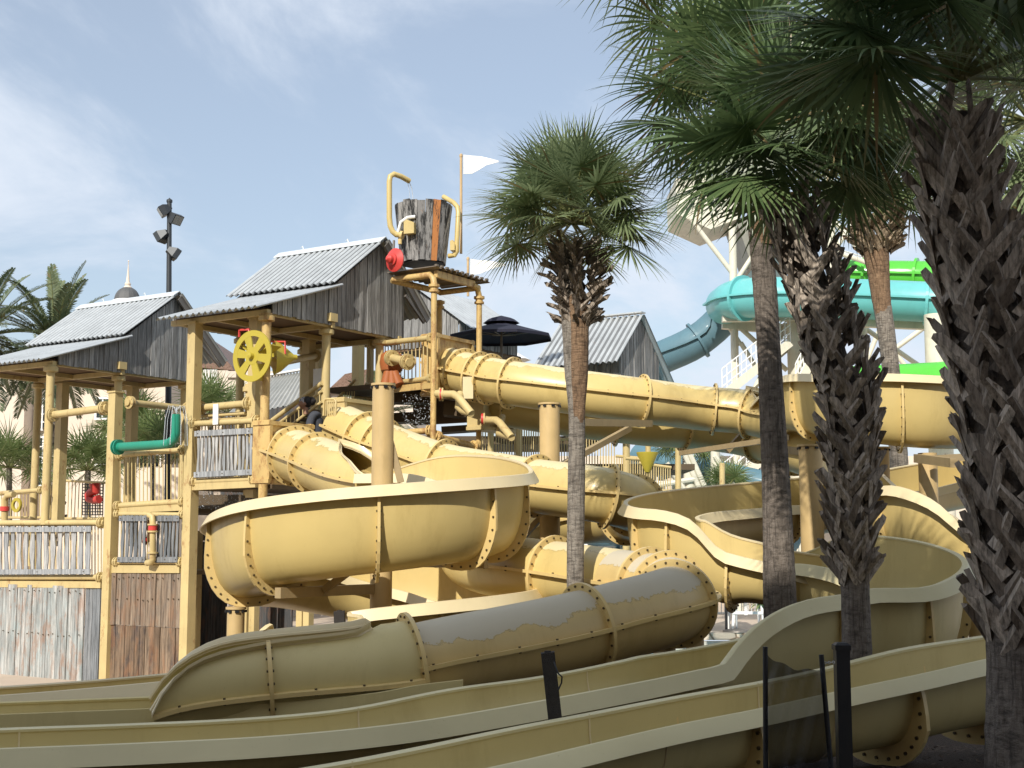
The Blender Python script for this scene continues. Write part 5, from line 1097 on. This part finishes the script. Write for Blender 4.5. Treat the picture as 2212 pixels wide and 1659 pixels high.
# ------------------------------------------------------------------ far buildings, lamp, steel slide tower, pool side
m, t_, b = newmat('stucco'); k = NT(t_); c = k.mix(k.noise(.6, 5), (.60, .51, .42), (.70, .61, .51)); k.l(c, b.inputs['Base Color']); b.inputs['Roughness'].default_value = .9; M['stucco'] = m
m, t_, b = newmat('dark_glass'); b.inputs['Base Color'].default_value = (.03, .04, .05, 1); b.inputs['Roughness'].default_value = .1; M['glass'] = m
m, t_, b = newmat('roof_tiles'); k = NT(t_); c = k.mix(k.noise(3, 8, .7), (.16, .09, .06), (.3, .19, .14)); k.l(c, b.inputs['Base Color']); k.bump(k.noise(9, 5, .7), b, 1, .1); M['rtile'] = m
def bx(a, b, dp):
    """box between two picture corners at its own distance, dp metres deep"""
    mb = MB(); a, b = Vector(a), Vector(b); mb.hexa([V(a.x, a.y, b.z), V(b.x, b.y, b.z), V(b.x, b.y + dp, b.z), V(a.x, a.y + dp, b.z), V(a.x, a.y, a.z), V(b.x, b.y, a.z), V(b.x, b.y + dp, a.z), V(a.x, a.y + dp, a.z)]); return mb
ho = thing('hotel_building', 'cream stucco hotel with tall dark windows behind the left pavilion', 'building', P(100, 1200, 52))
def wall(x0, x1, y0, y1, d0, d1=None, dp=3, nm='wall', mat='stucco', par=None):
    d1 = d1 or d0; mb = bx(P(x0, y0, d0), P(x1, y1, d1), dp); a = P(x0, y0, d0); b_ = P(x1, y0, d1)
    return mb.build(nm, M[mat], par if par is not None else ho)
def hwall(x0, x1, d, ztop, zbot, dp, nm='wall', mat='stucco', par=None):
    a = P(x0, 900, d); b_ = P(x1, 900, d); mb = MB(); mb.box(((a.x + b_.x) / 2, d + dp / 2, (ztop + zbot) / 2), (abs(b_.x - a.x), dp, ztop - zbot)); return mb.build(nm, M[mat], par if par is not None else ho)
hwall(-400, 52, 50, 8.2, G0, 12); hwall(53, 238, 51, 8.4, G0, 12); hwall(239, 360, 54, 8.0, G0, 12)
def window(x0, x1, y0, y1, d, par=None, bars=1):
    a, b_ = P(x0, y0, d), P(x1, y1, d); par = par if par is not None else ho
    f = MB(); w_ = b_.x - a.x; h_ = a.z - b_.z; cx_, cz_ = (a.x + b_.x) / 2, (a.z + b_.z) / 2
    for s_ in (-1, 1): f.box((cx_ + s_ * w_ / 2, d, cz_), (.08, .1, h_)); f.box((cx_, d, cz_ + s_ * h_ / 2), (w_ + .08, .11, .08))
    f.box((cx_, d, cz_), (.05, .09, h_ - .1))
    for i in range(bars): f.box((cx_, d, cz_ - h_ / 2 + h_ * (i + 1) / (bars + 1)), (w_ - .1, .08, .05))
    o = f.build('window', M['white'], par); g_ = MB(); g_.box((cx_, d + .01, cz_), (w_, .03, h_)); go = g_.build('pane', M['glass'], par); go.parent = o; go.matrix_parent_inverse = Matrix()
    go.matrix_parent_inverse = PINV[par.name] @ Matrix() if False else o.matrix_world.inverted() if False else Matrix()
    return o
window(80, 104, 862, 928, 50.9, bars=3); window(80, 104, 944, 1050, 50.9, bars=4); window(208, 236, 860, 905, 50.9, bars=1); window(208, 232, 948, 1060, 50.9, bars=3); window(300, 345, 900, 1010, 53.9, bars=3)
hb_ = MB(); hb_.box((P(100, 900, 50.6).x, 50.95, P(100, 880, 50.6).z), (9, .1, .12)); hb_.build('cornice', M['stucco'], ho)
rr_ = thing('tiled_wing', 'hotel wing with brown tiled gable roof behind the square post', 'building', P(450, 1200, 46))
hwall(395, 490, 46, P(450, 800, 46).z, G0, 9, par=rr_)
mb = MB(); mb.prism([P(380, 700, 46.2), P(415, 705, 46.2), P(500, 790, 46.2), P(505, 800, 46.2), P(385, 790, 46.2)], V(0, 8, 0)); mb.build('roof', M['rtile'], rr_)
mb = MB()
for i in range(9): mb.box((P(441 + i * 3.4, 800, 45.9).x, 45.92, P(441, 815, 45.9).z), (.025, .05, .55))
mb.box((P(454, 800, 45.9).x, 45.95, P(441, 825, 45.9).z), (.6, .06, .04)); mb.build('balustrade', M['white'], rr_)
w2 = thing('low_building', 'cream stucco block behind the yellow wheel and sloping shed roof', 'building', P(540, 1200, 44)); hwall(491, 600, 44, P(540, 815, 44).z, G0, 9, par=w2); hwall(488, 603, 43.9, P(540, 812, 44).z + .15, P(540, 816, 44).z, 9.2, 'cornice', par=w2)
w3 = thing('low_building', 'cream gabled building showing between the pavilion posts and the hut', 'building', P(780, 1200, 55)); hwall(715, 900, 55, P(780, 845, 55).z, G0, 8, par=w3)
mb = MB(); mb.prism([P(700, 850, 54.8), P(745, 808, 54.8), P(800, 796, 54.8), P(830, 845, 54.8)], V(0, 8, 0)); mb.build('roof', M['rtile'], w3)
w4 = thing('low_building', 'long pale building low behind the slides and railings', 'building', P(1400, 1200, 58)); hwall(1060, 2300, 58, P(1400, 985, 58).z, G0, 10, par=w4)
for x_ in range(1250, 1900, 75): window(x_, x_ + 38, 1005, 1075, 57.95, w4)
w5 = thing('low_building', 'pale poolside building behind the tower stairs', 'building', P(400, 1200, 47)); hwall(200, 700, 48, P(400, 1010, 48).z, G0, 6, par=w5)
cu = thing('cupola', 'domed cupola with a thin spire rising behind the leftmost roof', 'cupola', P(275, 800, 75))
c0 = P(275, 646, 75); rr = 28 / F * 75; mb = MB(); prof = [(rr * math.cos(R(a)), rr * math.sin(R(a)) * 1.1) for a in range(0, 91, 9)]
mb.lathe(c0 - V(0, 0, .1), prof, 16, smooth=False); mb.build('dome', simple('slate_dome', (.1, .1, .1), .6, .1, sc=3), cu)
for k_ in range(16):
    a = 2 * math.pi * k_ / 16
mb = MB(); mb.lathe(c0 - V(0, 0, .35), [(rr + .05, 0), (rr + .12, .1), (rr + .12, .22), (rr, .28)], 24); mb.build('cornice', M['white'], cu)
for k_ in range(8):
    a = 2 * math.pi * k_ / 8; mb = MB(); mb.lathe(c0 + V(rr * .85 * math.cos(a), rr * .85 * math.sin(a), -1.6), [(.09, 0), (.09, 1.3)], 8); mb.build('column', M['white'], cu)
mb = MB(); mb.lathe(c0 + V(0, 0, rr * 1.1 - .15), [(.26, 0), (.15, .12), (.18, .22), (.1, .35), (.03, 1.2), (.02, 1.5), (.05, 1.55), (0, 1.62)], 12); mb.build('spire', M['stucco'], cu)
mb = MB(); mb.lathe(c0 - V(0, 0, 5), [(rr * .95, 0), (rr * .95, 3.4), (rr * 1.1, 3.45), (0, 3.5)], 24); mb.build('drum', M['stucco'], cu)
# lamp post
M['lampgrey'] = simple('lamp_grey', (.045, .05, .055), .45, .3)
lp_ = thing('lamp_post', 'dark lamp post with four box floodlights above the left pavilion', 'lamp post', P(364, 1200, 33))
mb = MB(); mb.tube([P(362, 1200, 33), P(364, 800, 33), P(366, 437, 33)], [.085, .075, .058], 14); mb.lathe(P(366, 437, 33), [(.075, 0), (.075, .06), (.03, .09), (0, .12)], 12); mb.build('pole', M['lampgrey'], lp_)
for (px, py, sx, tz, yy) in ((354, 455, -1, -.45, -.3), (378, 472, 1, -.5, -.4), (350, 511, -1, .35, .3), (376, 548, 1, .2, .4)):
    c = P(px, py, 33); ax = V(sx * .8, yy, -.55).normalized(); a2 = ax.cross(UP).normalized(); a3 = a2.cross(ax).normalized(); mb = MB()
    f = [c - ax * .02 + a2 * i * .17 + a3 * j * .13 for i, j in ((-1, -1), (1, -1), (1, 1), (-1, 1))]; bk_ = [c - ax * .2 + a2 * i * .08 + a3 * j * .06 for i, j in ((-1, -1), (1, -1), (1, 1), (-1, 1))]; fr = [q + ax * .13 for q in f]
    mb.hexa(bk_ + f); mb.hexa(f + fr); mb.tube([c - ax * .1, P(365, py, 33)], .03, 8); o = mb.build('floodlight', M['lampgrey'], lp_)
    gl = MB(); gl.add([q.lerp(c + ax * .13, .12) + ax * .004 for q in fr], [(0, 1, 2, 3)]); g_ = gl.build('lens', simple('lens_glass', (.3, .29, .26), .2), None); g_.parent = o; g_.matrix_parent_inverse = Matrix.Translation(-Vector(P(364, 1200, 33)))
    g_.matrix_parent_inverse = (PINV[lp_.name]).copy() @ Matrix.Translation(Vector(P(364, 1200, 33))) if False else Matrix()
# hanging lantern
hl = thing('lantern', 'small dark hanging lantern behind the bucket pavilion posts', 'lantern', P(393, 880, 30)) if False else None

# ---- steel tower with turquoise, blue and green tubes
M['cwhite'] = painted('cream_white_steel', (.72, .68, .55), .02)
M['turq'] = gelcoat('turquoise_gelcoat', (.15, .50, .50), stain=.08, rough=.3); M['teal'] = gelcoat('dark_teal_gelcoat', (.10, .2, .25), stain=.4, rough=.6); M['lime'] = gelcoat('green_gelcoat', (.10, .52, .05), stain=.05, rough=.2)
def bigtube(par, pts, r, mat, rings=(), nm='tube'):
    s_ = cr([list(P(*q)) for q in pts], .4); p, t, right, up = frames(s_); g = [[Vector(p[i] + (right[i] * math.sin(2 * math.pi * k / 36) + up[i] * math.cos(2 * math.pi * k / 36)) * r) for k in range(36)] for i in range(len(p))]
    mb = MB(); mb.grid(g, closed=True); mb.build(nm, M[mat], par)
    sb = MB()
    for sd in (1, -1):
        rows = []
        for i in range(len(p)):
            d = right[i] * sd; rows.append([Vector(p[i] + d * (r - .01) + up[i] * .05), Vector(p[i] + d * (r + .12) + up[i] * .05), Vector(p[i] + d * (r + .12) - up[i] * .02), Vector(p[i] + d * (r - .01) - up[i] * .02)])
        sb.grid(rows, smooth=False, closed=True)
    sb.build('seam_flange', M[mat], par)
    for q in rings:
        i = near_index(p, *q); mb = MB(); mb.disc(Vector(p[i]), Vector(t[i]), r + .12, .1, 36, r - .02); mb.build('flange', M[mat], par)
ts = thing('tube_slide', 'turquoise tube slide crossing high behind the palms', 'water slide', P(1600, 1250, 48))
bigtube(ts, [(2400, 690, 44), (2212, 668, 45.5), (2050, 655, 46.5), (1900, 648, 47), (1750, 643, 47), (1650, 642, 47.2), (1590, 647, 48), (1565, 660, 50)], .72, 'turq', [(1640, 642), (1600, 646), (2010, 652), (2190, 668), (1780, 643)])
t2 = thing('tube_slide', 'grey blue tube slide curving down to the left from the turquoise one', 'water slide', P(1470, 1250, 52))
bigtube(t2, [(1590, 655, 50.5), (1575, 672, 51.5), (1545, 705, 52), (1500, 740, 52), (1440, 768, 52.5), (1370, 795, 53.5), (1280, 810, 55)], .66, 'teal', [(1500, 738), (1568, 680)])
t3 = thing('tube_slide', 'bright green tube slide above the turquoise one', 'water slide', P(1950, 1250, 52))
bigtube(t3, [(1800, 592, 53), (1860, 596, 52.5), (1960, 597, 52), (2080, 602, 51), (2190, 628, 50), (2300, 650, 49)], .62, 'lime', [(1865, 596), (1990, 598), (2180, 625)])
t4 = thing('tube_slide', 'green slide edge showing above the tan bowl between the palms', 'water slide', P(1960, 1250, 44))
bigtube(t4, [(1840, 830, 45), (1960, 826, 44), (2080, 818, 43), (2200, 800, 43), (2300, 740, 44)], .62, 'lime', [(2100, 816)])
t5 = thing('tube_slide', 'grey blue slide descending behind the yellow cone', 'water slide', P(1500, 1200, 42))
bigtube(t5, [(1380, 985, 44), (1440, 1000, 43), (1520, 1018, 42), (1600, 1035, 41.5), (1700, 1058, 41)], .42, 'teal', [(1445, 1001), (1530, 1020)])
t6 = thing('tube_slide', 'dark teal slide end low behind the flume loops', 'water slide', P(1360, 1220, 40))
bigtube(t6, [(1290, 1150, 41), (1345, 1160, 40), (1400, 1175, 39), (1620, 1165, 39), (1700, 1160, 40)], .5, 'teal', [])
st = thing('slide_tower', 'cream white steel tower with stairs and braces holding the turquoise and green tubes', 'steel tower', P(1800, 1250, 50))
def sp(x, y0, y1, d, w_, mat='cwhite'):
    r = w_ / 2 / F * d; a = P(x, y0, d); zb_ = P(x, y1, d).z if y1 < 1250 else G0; mb = MB(); mb.lathe((a.x, d, 0), [(r, zb_), (r, a.z), (0, a.z)], 24); mb.build('column', M[mat], st)
def sb2(x0, y0, x1, y1, d, w_=.22, d1=None, nm='brace'):
    mb = MB(); a, b_ = P(x0, y0, d), P(x1, y1, d1 or d); (mb.bar if nm != 'brace' else lambda p, q, w1, h1: mb.tube([p, q], w1 / 2, 10))(a, b_, w_, w_ * 1.2); mb.build(nm, M['cwhite'], st)
sp(1582, 490, 1300, 50, 17); sp(1790, 380, 1300, 51, 22); sp(2022, 680, 1300, 46, 52); sp(1722, 690, 1300, 49, 46); sp(1860, 695, 1300, 49, 26); sp(2105, 720, 1300, 52, 20); sp(1460, 1095, 1300, 50, 8) if False else None
for a in ((1560, 685, 1730, 682, 48.3), (1730, 690, 2012, 702, 47.5), (2040, 690, 2212, 700, 47.5), (1560, 700, 1700, 712, 50)): sb2(*a, .3, nm='beam')
for a in ((1590, 700, 1700, 800, 50), (1565, 690, 1600, 745, 50), (1600, 740, 1680, 870, 50), (1740, 820, 1860, 700, 50), (1855, 700, 2000, 800, 49), (1870, 800, 2020, 690, 50), (1940, 790, 2000, 825, 46), (2040, 800, 2120, 700, 50), (2060, 700, 2150, 820, 50),
          (1660, 500, 1582, 620, 50), (1582, 590, 1490, 470, 50), (1582, 630, 1700, 600, 50), (1700, 480, 1600, 590, 51), (1795, 470, 1900, 590, 51), (1790, 560, 1860, 455, 51), (1795, 540, 1880, 570, 51), (1800, 640, 1900, 600, 51), (1700, 700, 1620, 860, 50), (1830, 880, 1905, 700, 52), (2010, 860, 1900, 720, 52)): sb2(*a, .19)
mb = MB(); mb.prism([P(1462, 462, 50), P(1460, 385, 50), P(1530, 378, 50), P(1600, 395, 50), P(1600, 470, 50), P(1535, 495, 50)], V(0, 3, 0)); mb.build('top_platform', M['cwhite'], st)
mb = MB(); mb.prism([P(1588, 470, 50.2), P(1672, 470, 50.2), P(1672, 575, 50.2), P(1625, 575, 50.2)], V(0, 2.5, 0)); mb.build('stair_underside', zinc('stair_pan', (.3, .29, .24), .3), st)
mb = MB(); mb.prism([P(1665, 530, 49.5), P(1690, 560, 49.5), P(1690, 610, 49.5), P(1605, 608, 49.5)], V(0, 1, 0)); mb.build('shade_cloth', simple('grey_cloth', (.1, .13, .13), .8), st)
def stairs_(x0, y0, x1, y1, d, n):
    a, b_ = P(x0, y0, d), P(x1, y1, d); mb = MB()
    for i in range(n): q = a.lerp(b_, (i + .5) / n); mb.box(q, (.32, 1.2, .05))
    for yy in (-.6, .6): mb.bar(a + V(0, yy, 0), b_ + V(0, yy, 0), .06, .3)
    mb.build('stair_flight', M['cwhite'], st); mb = MB()
    for yy in (-.6,):
        for hh in (.35, .65, 1.0): mb.tube([a + V(0, yy, hh), b_ + V(0, yy, hh)], .025, 6)
        for i in range(n + 1): q = a.lerp(b_, i / n) + V(0, yy, 0); mb.tube([q, q + UP], .018, 5)
    mb.build('stair_railing', M['white'], st)
stairs_(1555, 860, 1700, 745, 48.5, 14); stairs_(1712, 850, 1780, 715, 48.8, 12); stairs_(1700, 950, 1560, 1060, 49, 12); stairs_(1640, 800, 1760, 700, 50, 10)
mb = MB(); mb.box(P(1700, 668, 49.5), (5, 3, .2)); mb.build('landing', M['cwhite'], st)
for i in range(2): 
    mb = MB(); a = P(1620, 620 + 0 * i, 49 + i); b_ = P(1690, 612, 49 + i); mb.tube([a, b_], .03, 6)
    for j in range(9): q = a.lerp(b_, j / 8); mb.tube([q, q - UP * .8], .02, 5)
    mb.build('platform_rail', M['white'], st)
mb = MB(); a = P(1800, 535, 54); b_ = P(1980, 590, 56)
for hh in (0, .4, .8): mb.tube([a - UP * hh, b_ - UP * hh], .03, 6)
for j in range(22): q = a.lerp(b_, j / 21); mb.tube([q, q - UP * 1.2], .02, 5)
mb.build('walkway_rail', M['white'], st)
for (x, y0, y1) in ((1460, 1085, 1200), (1500, 960, 1090), (1540, 1000, 1090)): pass
# pale lower bracing in the gap left of the slim palm
lb_ = thing('slide_support_frame', 'white braced frame under the slides, left of the slim dark palm', 'steel frame', P(1500, 1250, 38))
for a in ((1490, 1000, 1490, 1260, 26), (1545, 965, 1545, 1260, 20), (1455, 1020, 1455, 1260, 9)):
    mb = MB(); mb.tube([P(a[0], a[1], 38), P(a[0], 1275, 38)], a[4] / 2 / F * 38, 16); mb.build('column', M['cwhite'], lb_)
for a in ((1490, 980, 1540, 1090), (1490, 1075, 1440, 1000), (1545, 985, 1600, 1075), (1380, 1055, 1500, 1035), (1415, 1063, 1470, 1100), (1470, 960, 1530, 1100)):
    mb = MB(); mb.tube([P(a[0], a[1], 37.8), P(a[2], a[3], 37.8)], .075, 8); mb.build('brace', M['cwhite'], lb_)
# splash deck railing, yellow cone and posts in the middle gap
ra = thing('deck_railing', 'cream railing of the rear splash deck beneath the upper tubes', 'railing', P(1300, 1150, 32))
def bal2(x0, y0a, y0b, x1, y1a, y1b, d, n, par, mat='post', d1=None):
    mb = MB(); d1 = d1 or d; mb.tube([P(x0, y0a, d), P(x1, y1a, d1)], .035, 8); mb.tube([P(x0, y0b, d), P(x1, y1b, d1)], .03, 8)
    for i in range(n): f = (i + .5) / n; a = P(x0 + (x1 - x0) * f, y0a + (y1a - y0a) * f, d + (d1 - d) * f); b_ = P(x0 + (x1 - x0) * f, y0b + (y1b - y0b) * f, d + (d1 - d) * f); mb.tube([a, b_], .014, 5, cap=False)
    mb.build('rail_panel', M[mat], par)
bal2(1040, 925, 985, 1120, 925, 985, 31, 14, ra); bal2(1120, 912, 990, 1165, 932, 990, 30, 9, ra); bal2(1210, 950, 1010, 1330, 935, 1010, 32, 20, ra); bal2(1330, 985, 1060, 1390, 990, 1065, 32, 12, ra); bal2(1380, 1000, 1060, 1450, 1010, 1075, 31, 14, ra); bal2(1395, 1055, 1110, 1485, 1068, 1120, 30, 18, ra); bal2(1430, 1060, 1110, 1500, 1060, 1110, 33, 14, ra)
for x, y0, w_, d in ((1353, 945, 16, 32), (1400, 960, 12, 31.5), (1465, 955, 13, 31), (1120, 890, 14, 31), (1060, 880, 12, 31), (1560, 1000, 12, 34)):
    mb = MB(); mb.tube([P(x, y0, d), P(x, 1250, d)], w_ / 2 / F * d, 14); mb.build('post', M['post'], ra)
mb = MB(); mb.box(P(1100, 960, 34), (4.5, 3, .2)); mb.build('deck_floor', M['deckbrown'], ra); mb = MB(); mb.box(P(1340, 1015, 35), (3.5, 3, .15)); mb.build('deck_floor', M['deckbrown'], ra)
yc = thing('yellow_cone', 'yellow cone shaped bucket hanging point down from a pipe', 'water feature', P(1399, 1050, 31))
c = P(1398, 977, 31); mb = MB(); mb.lathe(c, [(0, -.07), (.235, -.02), (.25, 0), (.25, -.03), (.06, -.46), (0, -.47)], 24); mb.build('cone', M['yellow'], yc); mb = MB(); mb.tube([P(1352, 990, 31), P(1399, 993, 31)], .04, 10); mb.build('hanger_pipe', M['post'], yc)
tu = thing('parasol', 'white cone parasol top behind the dark umbrella pole', 'parasol', P(1110, 900, 45)); mb = MB(); mb.lathe(P(1100, 778, 45), [(.75, 0), (.7, .02), (.3, .26), (0, .36)], 8, smooth=False); mb.build('canopy', M['white'], tu); mb = MB(); mb.tube([P(1100, 770, 45), P(1100, 1200, 45)], .03, 8); mb.build('pole', M['white'], tu)
# pool side through the gap right of the peeling tube
wf = thing('pool_fence', 'white picket fence across the far side of the pool', 'fence', P(1600, 1330, 39))
bal2(1380, 1255, 1325, 1700, 1255, 1325, 40, 44, wf, 'white'); bal2(1130, 1175, 1250, 1400, 1180, 1250, 41, 40, wf, 'white'); bal2(1700, 1160, 1230, 1780, 1150, 1230, 40, 14, wf, 'white')
for x in (1545, 1610, 1680): mb = MB(); mb.box(P(x, 1285, 40), (.1, .1, 1.2)); mb.build('post', M['white'], wf)
lc = thing('lifeguard_chair', 'white wooden poolside stand with splayed legs beside the slim dark palm', 'chair', P(1615, 1340, 38)); zb_ = G0
x0, x1 = P(1588, 1300, 38).x, P(1640, 1300, 38).x; zt_ = P(1600, 1262, 38).z
for x_, y_ in ((x0, 37.9), (x1, 37.9), (x0, 38.6), (x1, 38.6)):
    mb = MB(); mb.bar((x_ + (.12 if x_ == x1 else -.12), y_, zb_), (x_, y_, zt_ + (.35 if y_ > 38 else 0)), .07, .07); mb.build('leg', M['white'], lc)
mb = MB(); mb.box(((x0 + x1) / 2, 38.25, zt_), (x1 - x0 + .1, .75, .05)); mb.build('seat', M['white'], lc); mb = MB(); mb.box(((x0 + x1) / 2, 37.86, (zb_ + zt_) / 2 - .05), (x1 - x0 + .2, .04, .08)); mb.build('rung', M['white'], lc)
sg = thing('sign_post', 'dark post with a small yellow and black notice, standing beside the pool', 'sign', P(1568, 1345, 37.9)); mb = MB(); c = P(1568, 1290, 38); mb.box((c.x, 38, (G0 + P(1568, 1300, 38).z) / 2), (.07, .07, P(1568, 1300, 38).z - G0)); mb.build('post', M['black'], sg)
mb = MB(); c = P(1568, 1275, 38); mb.box(c, (.16, .05, .62)); mb.build('board', M['lampgrey'], sg); mb = MB(); mb.box(P(1568, 1281, 37.95), (.13, .02, .12)); mb.build('notice', M['yellow'], sg)
ub = thing('pole_stand', 'grey round stand with a thin pole at the pool edge', 'stand', P(1592, 1345, 37.8)); c = V(P(1592, 1340, 37.8).x, 37.9, G0 + .16); mb = MB(); mb.lathe(c, [(.4, 0), (.38, .05), (.08, .1), (0, .1)], 24); mb.build('foot', M['steel_dk'], ub); mb = MB(); mb.tube([c, c + UP * 1.2], .03, 8); mb.build('pole', M['zinc'], ub)
pl = thing('agave_plant', 'dark green spiky plant against the slim palm by the pool', 'plant', P(1640, 1320, 36)); mb = MB(); rg = random.Random(4)
for i in range(46):
    a = rg.uniform(0, 6.28); e = R(rg.uniform(-25, 75)); d_ = V(math.cos(a) * math.cos(e), math.sin(a) * math.cos(e), math.sin(e)); q = P(1642, 1305, 36); s_ = d_.cross(UP).normalized() * .035; l_ = rg.uniform(.4, .6); mb.add([q - s_ * .5, q + s_ * .5, q + d_ * l_ * .5 + s_, q + d_ * l_ * .5 - s_, q + d_ * l_ - UP * .12], [(0, 1, 2, 3), (3, 2, 4)])
mb.build('foliage', M['frond_lit'], pl)
# wooden cabinets
for i, (x0, x1, y0, y1, lb2) in enumerate(((1295, 1330, 1180, 1225, 'tan cabinet left of the white post behind the tube'), (1340, 1372, 1178, 1232, 'tan and white cabinet beneath the flume loop'))):
    cb_ = thing('cabinet', lb2, 'cabinet', P((x0 + x1) / 2, y1, 39)); mb = bx(P(x0, y0, 39), P(x1, y1, 39), .7); mb.build('body', M['stucco'], cb_); mb = MB(); mb.box((P((x0 + x1) / 2, 0, 39).x, 38.98, P(0, (y0 + y1) / 2, 39).z), (.03, .03, .5)); mb.build('door_gap', M['black'], cb_)

# ------------------------------------------------------------------ foreground posts and mesh
wpost = simple('old_post_wood', (.035, .03, .027), .9, var=.5, sc=30, bump=.6)
def fpost(px0, y0, px1, y1, d, wpx, label, name='wooden_post'):
    t = thing(name, label, 'post', P(px1, y1, d)); a, b_ = P(px0, y0, d), P(px1, y1, d); w_ = wpx / F * d; mb = MB(); b_ = b_ + (b_ - a).normalized() * .6; mb.bar(b_, a, w_, w_); mb.lathe(a, [(w_ * .25, 0), (w_ * .25, .01), (0, .012)], 8); mb.build('shaft', wpost, t); return t
t = fpost(1183, 1409, 1200, 1562, 9.6, 29, 'leaning weathered wooden post in front of the peeling tube'); mb = MB(); mb.tube([P(1196, 1430, 9.5), P(1206, 1455, 9.45), P(1214, 1462, 9.45), P(1213, 1475, 9.5), P(1206, 1490, 9.5)], .006, 6); mb.build('wire_loop', M['black'], t)
fpost(733, 1320, 736, 1385, 15.6, 22, 'short dark wooden post behind the hooded exit')
ft = thing('gate_post', 'square black metal gate post with a cap near the bottom edge', 'post', P(1820, 1660, 8.4)); w_ = .083; a = P(1814, 1402, 8.3); mb = MB(); mb.box((a.x + .01, 8.3, a.z / 2 - .3), (w_, w_, a.z + .6)); mb.build('shaft', M['black'], ft); mb = MB(); mb.box((a.x + .01, 8.3, a.z + .01), (w_ + .014, w_ + .014, .03)); mb.hexa([(a.x + .01 + i * .045, 8.3 + j * .045, a.z + .026) for i, j in ((-1, -1), (1, -1), (1, 1), (-1, 1))] + [(a.x + .01 + i * .03, 8.3 + j * .03, a.z + .04) for i, j in ((-1, -1), (1, -1), (1, 1), (-1, 1))]); mb.build('cap', M['black'], ft)
mf = thing('mesh_fence', 'sagging black see-through mesh between two thin black poles', 'fence', P(1720, 1660, 8.3))
for (x0, y0, x1, y1) in ((1653, 1397, 1654, 1680), (1774, 1414, 1797, 1680)):
    mb = MB(); a, b_ = P(x0, y0, 8.25), P(x1, y1, 8.25); mb.tube([b_ + (b_ - a) * 1.2, a], .016, 10); mb.build('pole', M['black'], mf)
m, t_, b = newmat('black_mesh'); k = NT(t_); b.inputs['Base Color'].default_value = (.008, .009, .012, 1); b.inputs['Roughness'].default_value = .7
tr = k.n('ShaderNodeBsdfTransparent'); ms = k.n('ShaderNodeMixShader'); ms.inputs[0].default_value = .74; k.l(tr.outputs[0], ms.inputs[1]); k.l(b.outputs[0], ms.inputs[2]); k.l(ms.outputs[0], t_.nodes['Material Output'].inputs[0])
mb = MB(); rows = []; nx, ny = 24, 30
for j in range(ny + 1):
    g = j / ny; row = []
    for i in range(nx + 1):
        f = i / nx; xl, xr = 1656, 1776 + 22 * g; yt = 1412 + 26 * math.sin(math.pi * min(1, f * .8)) ** .8 + (14 * f) + 3 * math.sin(f * 15); yb = 1690
        px = xl + (xr - xl) * f; py = yt + (yb - yt) * g; row.append(P(px, py, 8.25 + .05 * math.sin(f * 11 + g * 7) + .045 * math.sin(g * 9 + f * 23 + f * g * 9)))
    rows.append(row)
mb.grid(rows); mb.build('mesh', m, mf)
ch = thing('chain', 'short length of chain joining the mesh pole to the gate post', 'chain', P(1785, 1430, 8.25)); mb = MB()
for i in range(6): q = P(1778 + i * 4.5, 1432 - i * .3, 8.26); mb.disc(q, V(0, 1, 0) if i % 2 else UP, .009, .004, 10, .005)
mb.build('links', M['zinc'], ch)

# ------------------------------------------------------------------ unseen block added behind the camera, stepped to shade the front
sh = thing('shade_block', 'tall unseen block with windows, added behind the camera to cast foreground shade', 'building', (0, -14, 0))
def slab(x0, x1, y0, y1, h_):
    mb = MB(); mb.box(((x0 + x1) / 2, (y0 + y1) / 2, h_ / 2 - .5), (x1 - x0, y1 - y0, h_ + 1)); mb.build('wall', M['stucco'], sh)
k_ = math.tan(R(SUN_EL)) / math.cos(R(SUN_AZ)); yb0 = -8.0
HB = 1.4 + (15.2 - yb0) * k_
slab(-8.9, 30, yb0 - 10, yb0, HB); slab(-40, -8.9, yb0 - 10, yb0, HB - .95)

for i in range(16):
    for j in range(4): 
        mb = MB(); mb.box((-37 + i * 4.2, yb0 + .03, 2.2 + j * 3.6), (1.6, .1, 1.9)); mb.build('window', M['glass'], sh)
